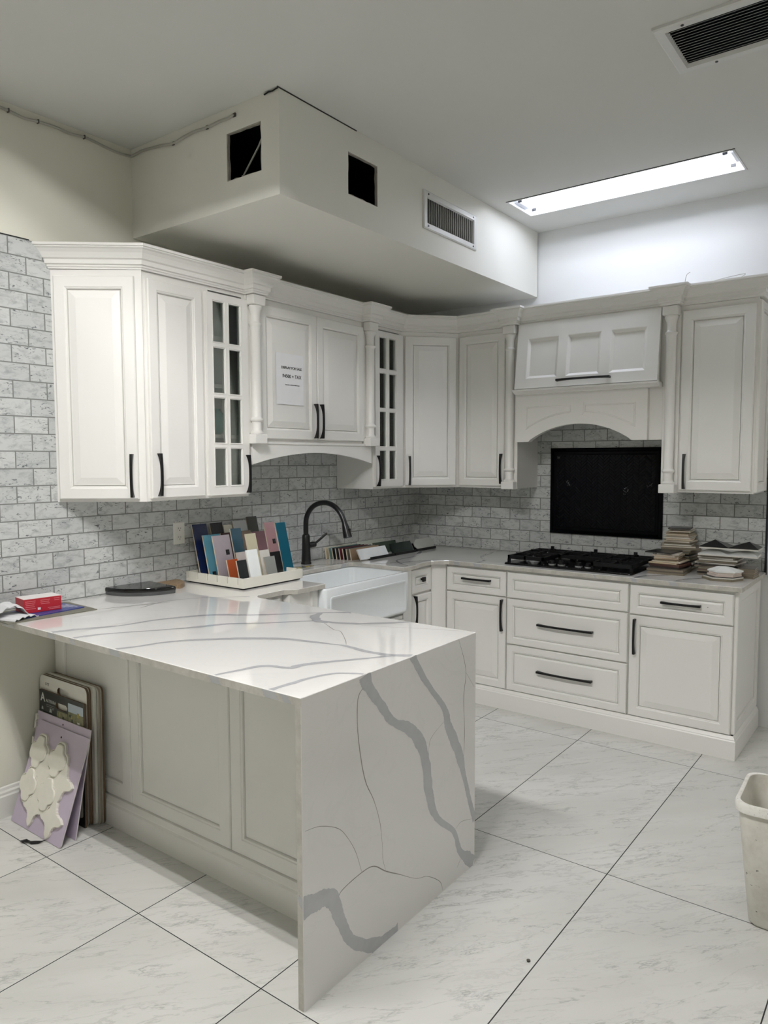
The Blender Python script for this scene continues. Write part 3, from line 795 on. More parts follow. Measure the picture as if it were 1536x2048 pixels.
# ------------------------------------------------------------------ peninsula base
t = thing('peninsula_cabinet', 'white peninsula base cabinet with three framed back panels', 'cabinet', (-2.925, 0, 0), RB)
MB().box(.010, 1.832, 0, .605, 0, .8885).build('body', CAB, t)
MB().box(.010, .028, -.012, 0, .128, .8885).build('filler_strip', CAB, t)
for x0, w in ((.028, .559), (.591, .614), (1.2085, .622)):
    panel_mesh(w, .756, 'recess', .068, t=.018, x=x0, z=.131).build('back_panel', CAB, t)
pl = MB(); L = [[(x, -o, z) for o, z in [(0,0),(.032,0),(.032,.094),(.026,.100),(.026,.106),(.018,.124),(0,.130)]] for x in (.010, 1.832)]
pl.loops(L).build('plinth', CAB, t)
for k in range(3):
    dm = panel_mesh(.39, .73, 'raised', .055); dm.xf(Matrix.Translation((.66+.39*(k+1)-.004*k, .605, .13)) @ Matrix.Rotation(PI, 4, 'Z'))
    dm.build('door', CAB, t)

# ------------------------------------------------------------------ worktop
ZT, ZS = .914, .889
XA, XB, YW = -3.2485, -2.284, -1.859
poly = [(XA,-.009),(XA,YW),(XB,YW),(XB,-.690),(-2.270,-.650),(-2.235,-.622),(-2.062,-.620),(-2.010,-.668),(-1.800,-.668),(-1.800,-.300),(-1.792,-.272),(-1.765,-.258),
        (-1.110,-.258),(-1.083,-.272),(-1.073,-.300),(-1.073,-.668),(-.935,-.668),(-.912,-.640),(-.735,-.640),(-.648,-.722),(-.648,-2.470),(-.009,-2.470),(-.009,-.009)]
wt = thing('worktop', 'white quartz worktop with grey veins, wrapping the kitchen and peninsula end', 'countertop', (0, 0, 0))
sl = MB()
n = len(poly)
def ins_poly(P, d):
    out = []
    for i in range(len(P)):
        a, p, b = Vector(P[i-1]), Vector(P[i]), Vector(P[(i+1) % len(P)])
        e1, e2 = (p-a).normalized(), (b-p).normalized()
        n1, n2 = Vector((-e1.y, e1.x)), Vector((-e2.y, e2.x))
        q = p+(n1+n2)/(1+n1.dot(n2))*d; out.append((q.x, q.y))
    return out
sl.loops([[(x, y, ZS) for x, y in poly], [(x, y, ZT-.0018) for x, y in poly], [(x, y, ZT) for x, y in ins_poly(poly, .0018)]])
for i in range(n): sl.m[i] = 0 if i == 1 else 3

def ribbon(m, pts, w, fn, lo, hi, jag=.25, mi=1, step=.006, taper=True, seed=1, lift=.0004):
    rnd = random.Random(seed)
    P = [Vector((a, b, 0)) for a, b in pts]
    S = []
    n = max(2, int(sum((P[i+1]-P[i]).length for i in range(len(P)-1))/len(P)/step))
    S = smooth_pts(P, n); L, R = [], []
    wl = wr = 1.; ph = rnd.uniform(0, 6)
    for i, p in enumerate(S):
        t = (S[min(i+1, len(S)-1)]-S[max(i-1, 0)]); t = t.normalized() if t.length else Vector((1,0,0))
        nn = Vector((-t.y, t.x, 0))
        wl += rnd.uniform(-jag, jag)*.5; wr += rnd.uniform(-jag, jag)*.5
        wl = min(max(wl, 1-jag), 1+jag); wr = min(max(wr, 1-jag), 1+jag)
        k = (.85+.25*math.sin(ph+i*.07))
        if taper: k *= min(1, .35+i/12., .35+(len(S)-1-i)/12.)
        a = p+nn*(w/2*wl*k); b = p-nn*(w/2*wr*k)
        cl = lambda q: (min(max(q.x, lo[0]), hi[0]), min(max(q.y, lo[1]), hi[1]))
        L.append(fn(*cl(a), lift)); R.append(fn(*cl(b), lift))
    k = len(L)
    m.add(L+R, [(i, i+1, k+i+1, k+i) for i in range(k-1)], mi)
topfn = lambda x, y, l: (x, y, ZT+l)
TV = {'A':[(-3.246,-.555),(-3.166,-.582),(-3.058,-.649),(-2.994,-.671),(-2.855,-.698),(-2.683,-.790),(-2.575,-.938),(-2.473,-1.043),(-2.383,-1.131),(-2.300,-1.226),(-2.286,-1.250)],
'B':[(-3.246,-.705),(-3.165,-.728),(-3.092,-.774),(-2.973,-.860),(-2.847,-.936),(-2.747,-.986),(-2.644,-1.102),(-2.498,-1.235),(-2.478,-1.323),(-2.422,-1.430),(-2.286,-1.560)],
'C':[(-3.247,-.975),(-3.167,-1.009),(-3.074,-1.038),(-2.986,-1.108),(-2.887,-1.212),(-2.802,-1.333),(-2.772,-1.425),(-2.749,-1.530),(-2.737,-1.594),(-2.751,-1.712),(-2.738,-1.795),(-2.704,-1.857)],
'D':[(-3.247,-1.498),(-3.176,-1.516),(-3.086,-1.545),(-3.054,-1.622),(-3.013,-1.633),(-2.950,-1.662),(-2.840,-1.740),(-2.748,-1.802)],
'E':[(-3.247,-1.738),(-3.167,-1.744),(-3.094,-1.751),(-3.016,-1.779),(-2.982,-1.825),(-2.968,-1.857)]}
WD = {'A':.026,'B':.024,'C':.026,'D':.022,'E':.022}
for i, (k, v) in enumerate(TV.items()): ribbon(sl, v, WD[k], topfn, (XA+.002,YW+.002), (XB-.002,-.01), jag=.3, seed=i+3, lift=.0004+.00005*i, taper=False)
ribbon(sl, [(-2.372,-1.150),(-2.42,-1.166),(-2.458,-1.196),(-2.490,-1.240),(-2.500,-1.300)], .040, topfn, (XA,YW), (XB-.002,-.01), seed=21, lift=.0007)
for i, v in enumerate(([(-2.506,-1.285),(-2.571,-1.393),(-2.581,-1.436),(-2.672,-1.536),(-2.726,-1.585)], [(-2.765,-.428),(-2.607,-.390),(-2.454,-.453),(-2.338,-.568),(-2.29,-.62)],
        [(-2.478,-1.323),(-2.424,-1.507),(-2.344,-1.689),(-2.299,-1.820)], [(-2.9,-.30),(-2.75,-.36),(-2.6,-.42)])):
    ribbon(sl, v, (.004,.010,.0025,.006)[i], topfn, (XA,YW), (XB-.002,-.01), jag=.4, mi=2 if i != 1 else 1, seed=40+i, taper=True, lift=.0003)
# veins on the sink and range runs
for i, (v, w) in enumerate((([(-1.70,-.02),(-1.45,-.10),(-1.25,-.20),(-1.16,-.257)], .03), ([(-1.06,-.40),(-.92,-.52),(-.80,-.56),(-.66,-.70)], .018), ([(-.646,-1.92),(-.55,-1.95),(-.42,-2.05),(-.30,-2.08)], .030), ([(-.646,-2.13),(-.50,-2.18),(-.38,-2.30),(-.25,-2.44)], .026), ([(-.646,-.93),(-.5,-.9),(-.35,-.8),(-.1,-.75)], .03), ([(-1.0,-.64),(-.85,-.45),(-.6,-.42),(-.35,-.30)], .02))):
    ribbon(sl, v, w, topfn, (-2,-2.468), (-.01,-.01), seed=60+i, lift=.0005)
# where veins come out on the slab edges
def edge_patch(m, fix, a, w, axis):
    n = 8; rnd = random.Random(int(abs(a)*1000))
    Lp, Rp = [], []
    for k in range(n+1):
        z = ZS+.001+(ZT-ZS-.003)*k/n
        l, r = a-w/2+rnd.uniform(-.006,.006)+.012*(k/n-.5), a+w/2+rnd.uniform(-.006,.006)+.012*(k/n-.5)
        Lp.append((fix, l, z) if axis == 'x' else (l, fix, z)); Rp.append((fix, r, z) if axis == 'x' else (r, fix, z))
    m.add(Lp+Rp, [(i, i+1, n+2+i, n+1+i) for i in range(n)], 1)
for a, w in ((-.555,.055),(-.705,.03),(-.975,.06),(-1.498,.045),(-1.738,.055),(-1.80,.03),(-.06,.05),(-.22,.10)): edge_patch(sl, XA-.0004, a, w, 'x')
for a, w in ((-.93,.05),(-1.92,.03),(-2.13,.04),(-1.70,.008),(-.78,.04)): edge_patch(sl, -.6484, a, w, 'x')
for a, w in ((-1.16,.05),(-1.72,.03),(-1.35,.01)): edge_patch(sl, -.2584, a, w, 'y')
sl.build('slab', [QUARTZ, VEIN, HAIR, EDGE], wt, normals=False)
wf = MB()
th = .022
wf.loops([[(XA,YW+th,0),(XA,YW+th,ZS),(XB,YW+th,ZS),(XB,YW+th,0)], [(XA,YW+.0015,0),(XA,YW+.0015,ZS),(XB,YW+.0015,ZS),(XB,YW+.0015,0)],
          [(XA+.0015,YW,0),(XA+.0015,YW,ZS),(XB-.0015,YW,ZS),(XB-.0015,YW,0)]])
for i in range(4): wf.m[i] = 3
WV = {'W1':([(-2.971,.916),(-2.940,.865),(-2.868,.779),(-2.826,.727),(-2.736,.677),(-2.664,.603),(-2.627,.506),(-2.595,.380),(-2.550,.289),(-2.440,.195),(-2.397,.103),(-2.345,.052),(-2.283,.004)], .046),
'W2':([(-2.710,.919),(-2.640,.820),(-2.512,.687),(-2.478,.603),(-2.414,.494),(-2.370,.387),(-2.324,.269),(-2.288,.175)], .040),
'W3':([(-3.252,.310),(-3.212,.306),(-3.152,.294),(-3.117,.255),(-3.090,.192),(-3.049,.116),(-2.996,.064),(-2.914,.018),(-2.850,-.002),(-2.794,-.002)], .056)}
wfn = lambda x, z, l: (x, YW-l, z)
for i, (k, (v, w)) in enumerate(WV.items()): ribbon(wf, v, w, wfn, (XA+.001,.0005), (XB-.001,ZT-.0005), jag=.22, seed=80+i, taper=False)
WH = [[(-2.970,.875),(-2.999,.846),(-3.002,.760),(-2.986,.655),(-2.962,.571),(-2.922,.498),(-2.891,.414),(-2.879,.336),(-2.876,.288),(-2.860,.237)],
[(-3.238,.530),(-3.175,.518),(-3.096,.479),(-3.050,.429),(-3.013,.368),(-2.984,.291)],
[(-3.099,.258),(-3.080,.280),(-2.984,.291),(-2.923,.283),(-2.860,.238),(-2.782,.190),(-2.688,.132),(-2.614,.104),(-2.535,.048),(-2.515,.004)],
[(-2.609,.539),(-2.596,.596),(-2.505,.634)],[(-2.411,.912),(-2.360,.789),(-2.373,.679),(-2.365,.554),(-2.371,.456)],[(-2.360,.778),(-2.296,.705)],[(-2.426,.200),(-2.383,.210),(-2.301,.188)],[(-2.389,.068),(-2.415,.045)]]
for i, v in enumerate(WH): ribbon(wf, v, .0030, wfn, (XA+.001,.0005), (XB-.001,ZT-.0005), jag=.45, mi=2, seed=100+i, lift=.0003, step=.008)
# vein break on the thin edge
wf.add([(XA-.0004,YW+.002,.335),(XA-.0004,YW+.014,.345),(XA-.0004,YW+.020,.332),(XA-.0004,YW+.016,.318),(XA-.0004,YW+.002,.300)], [(0,1,2,3,4)], 1)
wf.build('waterfall_panel', [QUARTZ, VEIN, HAIR, EDGE], wt, normals=False)

# ------------------------------------------------------------------ farmhouse sink
t = thing('farmhouse_sink', 'white fireclay farmhouse sink with a sunk panel on its apron', 'sink', (-1.436, -.668, .634))
sw, top = .387, .2535
def rr(x0, x1, y0, y1, r, z, n=6):
    out = []
    for cx, cy, a0 in ((x1-r,y1-r,0),(x0+r,y1-r,90),(x0+r,y0+r,180),(x1-r,y0+r,270)):
        for k in range(n+1):
            a = math.radians(a0+90*k/n); out.append((cx+r*math.cos(a), cy+r*math.sin(a), z))
    return out
X0, X1, Y0, Y1 = -sw, sw, -.020, .438
m = MB()
m.loops([rr(X0+.02,X1-.02,Y0+.02,Y1-.02,.02,0), rr(X0,X1,Y0,Y1,.022,.02), rr(X0,X1,Y0,Y1,.022,top-.008), rr(X0+.004,X1-.004,Y0+.004,Y1-.004,.02,top-.002), rr(X0+.010,X1-.010,Y0+.010,Y1-.010,.018,top),
         rr(X0+.022,X1-.022,Y0+.024,Y1-.022,.03,top-.001), rr(X0+.030,X1-.030,Y0+.032,Y1-.030,.035,top-.012), rr(X0+.036,X1-.036,Y0+.038,Y1-.036,.04,.06), rr(X0+.055,X1-.055,Y0+.057,Y1-.055,.05,.034), rr(X0+.09,X1-.09,Y0+.09,Y1-.09,.05,.028)])
m.build('basin', SINK, t, smooth=50)
m = MB()
fx0, fx1, fz0, fz1 = X0+.052, X1-.048, .03, top-.058
def rz(d, r, y):
    out = []
    for cx, cz, a0 in ((fx1-d-r,fz1-d-r,0),(fx0+d+r,fz1-d-r,90),(fx0+d+r,fz0+d+r,180),(fx1-d-r,fz0+d+r,270)):
        for k in range(5):
            a = math.radians(a0+90*k/4); out.append((cx+r*math.cos(a), y, cz+r*math.sin(a)))
    return out
m.loops([rz(-.012,.018,Y0+.0005), rz(-.010,.016,Y0-.004), rz(-.002,.012,Y0-.005), rz(.003,.010,Y0-.001)], cap0=False, cap1=True)
m.build('apron_panel', SINK, t, smooth=50)
MB().lathe([(.045,.029),(.045,.031),(.030,.031),(.026,.027),(.001,.027)], (0, .22, 0), 24).build('drain', mat('drain_steel', (150,150,150), .25, 1), t, smooth=40)

# ------------------------------------------------------------------ faucet
t = thing('kitchen_faucet', 'tall matte black gooseneck kitchen faucet behind the sink', 'faucet', (-1.314, -.080, ZT))
MB().lathe([(.033,0),(.033,.008),(.029,.016),(.030,.024),(.029,.040),(.0265,.085),(.0255,.130),(.0245,.178),(.021,.186),(.016,.190)], (0,0,0), 28).build('body', FBLACK, t, smooth=40)
gp = [(0,0,.186),(0,0,.25),(0,-.002,.285)]
for k in range(1, 15):
    a = math.radians(180-k*12.2)
    gp.append((0, -.166+.166*-math.cos(a)*1.0, .285+.112*math.sin(a)))
gp = [(0,0,.186),(0,0,.24),(0,-.004,.285),(0,-.022,.325),(0,-.055,.360),(0,-.10,.383),(0,-.155,.392),(0,-.205,.386),(0,-.250,.366),(0,-.285,.334),(0,-.308,.296),(0,-.320,.268)]
MB().tube(smooth_pts(gp, 4), .0158, 16).build('spout', FBLACK, t, smooth=60)
MB().tube([(0,-.318,.272),(0,-.325,.250),(0,-.335,.215),(0,-.342,.190),(0,-.343,.186)], [.0165,.021,.025,.027,.022], 18).build('spray_head', FBLACK, t, smooth=50)
MB().box(-.007, .007, -.362, -.346, .200, .245).build('spray_button', FBLACK, t, bevel=.004)
MB().tube([(.018,-.01,.118),(.040,-.022,.121),(.055,-.030,.123),(.060,-.033,.124)], [.019,.019,.017,.008], 16).build('valve', FBLACK, t, smooth=50)
MB().tube([(.048,-.026,.124),(.070,-.050,.150),(.095,-.082,.187),(.100,-.088,.193)], [.008,.0072,.0078,.005], 12).build('lever', FBLACK, t, smooth=50)

# ------------------------------------------------------------------ outlet
t = thing('wall_outlet', 'cream double wall outlet left of the tile sample rack', 'outlet', (-2.228, -TT, 1.180))
MB().loops([[(-.036,0,-.058),(.036,0,-.058),(.036,0,.058),(-.036,0,.058)], [(-.036,-.003,-.058),(.036,-.003,-.058),(.036,-.003,.058),(-.036,-.003,.058)], [(-.032,-.006,-.054),(.032,-.006,-.054),(.032,-.006,.054),(-.032,-.006,.054)]]).build('cover_plate', PLASTIC, t)
for s in (-.0235, .0235):
    rc = MB().prism([(.017*math.cos(a*PI/10), max(-.0125, min(.0125, .017*math.sin(a*PI/10)))) for a in range(20)], lambda u, v, w: (u, w, s+v), -.0085, -.0055).build('receptacle', PLASTIC, t)
    h = MB()
    h.box(-.0075,-.0055,-.0088,-.0084,s-.001,s+.008); h.box(.0055,.0075,-.0088,-.0084,s-.001,s+.007); h.box(-.0025,.0025,-.0088,-.0084,s-.010,s-.005)
    h.build('slots', HOLE, rc)

# ------------------------------------------------------------------ tile sample rack and its tiles
RX0, RX1, RY0, RY1, RZ = -2.196, -1.762, -.470, -.022, ZT
t = thing('tile_rack', 'white slotted tray holding upright sample tiles beside the faucet', 'display rack', ((RX0+RX1)/2, (RY0+RY1)/2, RZ))
c = Vector(t.location)
def rk(m): m.v = [tuple(Vector(p)-c) for p in m.v]; return m
ztop, zb = RZ+.058, RZ+.008
rk(MB().box(RX0+.012, RX1-.012, RY0+.012, RY1-.012, zb, zb+.010)).build('tray_floor', RACK, t)
rk(MB().box(RX0, RX1, RY0, RY0+.010, zb, ztop)).build('front_rail', RACK, t)
rk(MB().box(RX0, RX1, RY1-.010, RY1, zb, ztop)).build('rear_rail', RACK, t)
YS = [-.0375-.0787*k for k in range(6)]
for sx, nm in ((RX0, 'side_rail'), (RX1-.010, 'side_rail')):
    m = MB(); cuts = sorted([RY0+.010, RY1-.010]+[y-.0045 for y in YS]+[y+.0045 for y in YS])
    for a, b in zip(cuts[:-1], cuts[1:]):
        slot = any(abs((a+b)/2-y) < .003 for y in YS)
        m.box(sx, sx+.010, a, b, zb, ztop-.034 if slot else ztop)
    rk(m).build(nm, RACK, t)
m = MB().box(RX0+.012, RX1-.012, RY0+.008, RY1-.012, RZ, zb)
rk(m).build('base', BLACK, t)  # black slab painting in the shadow beneath the tray
TS = .253
def leaning(name, label, cat, x0, x1, ybase, zbase, h, th, col, lean, group=None, edge=None, rough=.25, extra=None):
    """a tile standing on its lower edge and leaning back"""
    t = thing(name, label, cat, ((x0+x1)/2, ybase, zbase), 0, group)
    w = (x1-x0)/2; a = math.atan(lean); M = Matrix.Rotation(-a, 4, 'X')
    H = h/math.cos(a)
    f = MB(); f.loops([[(-w,0,0),(w,0,0),(w,0,H),(-w,0,H)], [(-w,-.0012,.001),(w,-.0012,.001),(w,-.0012,H-.001),(-w,-.0012,H-.001)], [(-w+.001,-.002,.002),(w-.001,-.002,.002),(w-.001,-.002,H-.002),(-w+.001,-.002,H-.002)]])
    f.xf(M).build('glazed_face', cm(col, rough), t)
    b = MB().box(-w, w, 0, th, 0, H); b.xf(M).build('tile_body', edge or BISQUE, t)
    if extra:
        for (u, v) in extra:
            e = MB().box(u*w-.012, u*w+.012, -.0026, -.002, v*H-.014, v*H+.014); e.xf(M)
            st = e.build('sticker', cm((16,16,18), .6), t)
            text('B', .016, 0, 0, 0, st, cm((150,150,150), .6), name='sticker_print')
            p = st.children[0]; p.data.transform(M @ Matrix.Translation((u*w, -.0028, v*H)) @ Matrix.Rotation(PI/2, 4, 'X'))
    return t
GR = 'sample tiles in the white rack'
WHT = mat('white_tile_body', (222,222,216), .6)
rack_tiles = [
 ('deep navy sample tile at the left of the white rack', 1, -2.172, -2.075, .291, (20,34,70), None, []),
 ('off white sample tile peeking out behind the navy tile', 0, -2.072, -1.985, .291, (196,196,186), None, []),
 ('black sample tile behind the light blue tile', 1, -2.050, -1.966, .290, (12,16,20), None, []),
 ('tall ivory sample tile in the rearmost rack slot', 0, -1.940, -1.862, .293, (204,200,182), None, []),
 ('short ivory sample tile beside the black one', 1, -1.960, -1.899, .273, (206,202,186), None, []),
 ('black topped sample tile rising behind the pale grey tile', 0, -1.830, -1.748, .300, (16,18,20), None, []),
 ('large pale grey sample tile in the rear of the rack', 1, -1.889, -1.786, .291, (184,188,186), None, []),
 ('charcoal sample tile, tallest at the rear of the rack', 1, -1.778, -1.700, .308, (72,74,70), None, []),
 ('light blue sample tile with black sticker', 2, -2.176, -2.059, .239, (84,138,156), None, [(-.45,.14)]),
 ('dark brown sample tile behind the lilac grey tile', 2, -2.052, -1.980, .240, (58,40,38), None, []),
 ('slate blue sample tile in the middle of the rack', 3, -2.047, -1.974, .268, (50,78,92), None, []),
 ('lilac grey sample tile with black sticker', 3, -2.177, -2.063, .240, (150,142,148), None, [(.45,.62)]),
 ('dusky rose sample tile with black sticker, right of centre', 2, -1.831, -1.724, .230, (136,104,110), None, [(.45,.36)]),
 ('tall mauve sample tile left of the teal tile', 3, -1.796, -1.720, .283, (168,134,138), None, [(.35,.62)]),
 ('tall teal sample tile at the right of the rack', 4, -1.852+.067, -1.708, .285, (14,80,100), None, []),
 ('black sample tile in front of the mauve tile', 4, -1.868, -1.790, .131, (12,14,18), None, []),
 ('mid grey sample tile at the front right of the rack', 5, -1.990, -1.912, .123, (136,138,134), None, []),
 ('pale marbled sample tile behind the mid grey tile', 4, -1.942, -1.872, .148, (206,204,198), None, []),
 ('tall beige sample tile right of the bright white tile', 4, -2.018, -1.946, .242, (190,184,160), None, []),
 ('bright white sample tile at the very front of the rack', 5.12, -2.112, -2.036, .172, (236,240,240), WHT, []),
 ('burnt orange sample tile at the front left of the rack', 4, -2.175, -2.105, .122, (160,76,40), None, []),
 ('small black sample tile left of the bright white tile', 5, -2.178, -2.115, .125, (22,24,28), None, []),
 ('small pinkish grey sample tile below the slate blue tile', 4, -2.102, -2.030, .153, (178,170,168), None, []),
 ('taupe sample tile behind the beige tile', 2, -1.905, -1.836, .241, (118,104,92), None, []),
]
for lb, k, x0, x1, h, col, edge, ex in rack_tiles:
    leaning('sample_tile', lb, 'tile', x0, x1, -.0375-.0787*k-.004, RZ+.0185, h, .0075, col, TS, GR, edge, .22, ex)

# ------------------------------------------------------------------ row of tiles standing behind the sink
GR2 = 'sample tiles standing in a row behind the sink'
row = [((206,196,170),'cream'),((120,150,146),'grey green'),((40,44,46),'charcoal'),((52,50,54),'black edged dark'),((92,38,48),'burgundy'),((34,34,36),'black'),((120,116,108),'taupe grey'),((150,128,104),'tan')]
for i, (col, nm) in enumerate(row):
    leaning('sample_tile', '%s sample tile, %s from the wall in the leaning row behind the sink' % (nm, ('first','second','third','fourth','fifth','sixth','seventh','eighth')[i]), 'tile',
            -1.062+.005*i, -.765+.006*i, -.030-.0265*i, ZT+.0005, .074, .008, col, .20, GR2)
leaning('sample_tile', 'white sample tile at the front of the leaning row behind the sink', 'tile', -1.014, -.712, -.284, ZT+.007, .066, .008, (226,230,232), .55, GR2, WHT)
def stand(label, x0, x1, y):
    t = thing('tile_stand', label, 'display stand', ((x0+x1)/2, y, ZT), 0, 'black tile stands on the corner worktop')
    w = (x1-x0)/2
    MB().box(-w, w, -.022, .030, 0, .006).build('base', BLACK, t)
    MB().box(-w, w, -.026, -.020, 0, .018).build('lip', BLACK, t)
    m = MB().box(-w+.02, w-.02, .0, .004, 0, .052); m.xf(Matrix.Translation((0,.012,.006)) @ Matrix.Rotation(-.5, 4, 'X')); m.build('back_plate', BLACK, t)
stand('long black tile stand in front of the white tile, nearest the sink', -.930, -.668, -.272)
stand('black tile stand holding the dark green tile, middle of three', -.655, -.400, -.272)
stand('black tile stand holding the grey clipped tile, nearest the corner', -.385, -.140, -.268)
leaning('sample_tile', 'dark green sample tile on the middle black stand', 'tile', -.655, -.415, -.284, ZT+.007, .072, .008, (22,34,30), .50, None, cm((30,36,34)))
leaning('sample_tile', 'dark olive sample tile standing behind the dark green one', 'tile', -.700, -.430, -.150, ZT+.0005, .078, .008, (52,66,54), .25, None)
leaning('sample_tile', 'pale sage sample tile against the wall behind the dark green one', 'tile', -.740, -.440, -.050, ZT+.0005, .085, .008, (186,192,180), .25, None)
# clipped hexagon plate
t = thing('sample_tile', 'pale grey sample tile with clipped corners on the corner stand', 'tile', (-.255, -.282, ZT+.007))
hexo = [(-.125,.030),(-.090,.0),(.090,.0),(.125,.030),(.125,.054),(.090,.080),(-.090,.080),(-.125,.054)]
m = MB().prism(hexo, lambda u, v, w: (u, w, v), -.004, .004); m.xf(Matrix.Rotation(-.46, 4, 'X')); m.build('tile_body', cm((190,192,186), .3), t)
# tiny strip of mosaic on the worktop
t = thing('mosaic_strip', 'small strip of brown and yellow mosaic lying left of the faucet', 'tile', (-1.44, -.165, ZT))
for k in range(5): MB().box(-.085+.036*k, -.053+.036*k, -.012, .012, 0, .004).build('chip', cm([(96,84,60),(170,160,90),(80,84,90),(150,140,80),(120,110,84)][k]), t)

# ------------------------------------------------------------------ left side of the worktop
def arcpoly(r, a0, a1, n, c=(0,0)):
    return [(c[0]+r*math.cos(math.radians(a0+(a1-a0)*k/n)), c[1]+r*math.sin(math.radians(a0+(a1-a0)*k/n))) for k in range(n+1)]
ap_ = arcpoly(.215, 180, 270, 20)+[(0,0)]
t = thing('corner_shelf', 'glossy black quarter round stone shelf lying on the worktop', 'shelf', (-2.425, -.020, ZT), math.radians(-4))
GR_ = cm((12,13,14), .06)
m = MB(); P = [(u*1.06, v) for u, v in arcpoly(.232, 180, 270, 24)]+[(0,0)]
def sc(P, k): 
    cx, cy = -.08, -.08
    return [((u-cx)*k+cx, (v-cy)*k+cy) for u, v in P]
m.loops([[(u,v,.001) for u,v in sc(P,.99)], [(u,v,.017) for u,v in sc(P,1.)]]); m.build('underside', cm((74,76,76), .4), t)
m = MB(); m.loops([[(u,v,.017) for u,v in P], [(u,v,.020) for u,v in sc(P,1.01)], [(u,v,.030) for u,v in sc(P,1.01)], [(u,v,.036) for u,v in sc(P,.985)]]); m.build('polished_top', GR_, t, smooth=50)
m = MB(); P = arcpoly(.165, 292, 362, 24)+[(0,0)]
m.loops([[(u,v,0) for u,v in P], [(u,v,.020) for u,v in P], [(u*.985,v*.985,.022) for u,v in P]])
o = m.build('granite_sample', mat_dirty('brown_granite', (150,126,98), (78,62,50), 60, .9)); o.location = (-2.412, -.016, ZT)
tag(o, 'brown speckled half round granite sample behind the black shelf', 'stone sample')

o = MB().box(-.19, .19, -.135, .135, 0, .004).build('brochure', cm((112,110,98), .5)); o.location = (-3.085, -.165, ZT); o.rotation_euler = (0,0,math.radians(-3))
tag(o, 'grey green flat brochure, lowest under the red box', 'brochure')
t = thing('brochure', 'blue printed brochure lying under the red box', 'brochure', (-3.060, -.155, ZT+.004), math.radians(4))
MB().box(-.135, .135, -.090, .090, 0, .004).build('cover', cm((52,62,128), .35), t)
for k in range(5): MB().box(.062+.014*k, .068+.014*k, -.02-.01*k, .05-.006*k, .004, .0044).build('printed_strip', cm((190,190,196), .5), t)
t = thing('carton', 'small red and white carton on the blue brochure', 'box', (-3.075, -.140, ZT+.0085), math.radians(-8))
MB().box(-.078, .078, -.050, .050, 0, .060).build('carton_body', cm((166,24,40), .4), t, bevel=.001)
MB().box(-.0775, .0775, -.0495, .0495, .060, .0608).build('lid', cm((226,222,220), .5), t)
for a, b, z in ((-.072,-.030,.050),(-.072,-.032,.042),(-.070,-.036,.034),(-.072,-.034,.026),(-.072,-.030,.018),(-.010,.030,.050),(-.010,.026,.042),(-.008,.028,.034),(.046,.070,.052),(.048,.070,.044),(.020,.072,.014),(.024,.072,.008)):
    MB().box(a, b, -.0505, -.050, z-.0012, z+.0012).build('printed_line', cm((206,120,126), .5), t)
MB().box(-.022, -.010, -.0505, -.050, .010, .020).build('printed_mark', cm((232,226,226), .5), t)
# crumpled white leaflets left of the box
for j, (px, py, pz, s, lb) in enumerate(((-3.215,-.150,ZT+.0165,1.,'folded white leaflet bulging beside the red box, upper one'), (-3.212,-.195,ZT+.0045,.85,'creased white leaflet under the folded one by the red box'))):
    m = MB(); n = 12; Lr = []
    for i in range(n+1):
        u = -.060+.120*i/n; zz = (.040*s if j == 0 else .010)*math.sin(PI*i/n)**.7+.004*math.sin(i*2.1)
        Lr.append([(u, -.075, max(zz, .0002)), (u, .0, max(zz*1.1, .0002)), (u, .070, max(zz*.85, .0002)), (u, .070, max(zz*.85, .0002)+.003), (u, .0, max(zz*1.1,.0002)+.003), (u, -.075, max(zz,.0002)+.003)])
    o = m.loops(Lr).build('leaflet', cm((214,214,216), .6), smooth=60); o.location = (px, py, pz); o.rotation_euler = (0,0,math.radians(-10+25*j))
    tag(o, lb, 'leaflet')

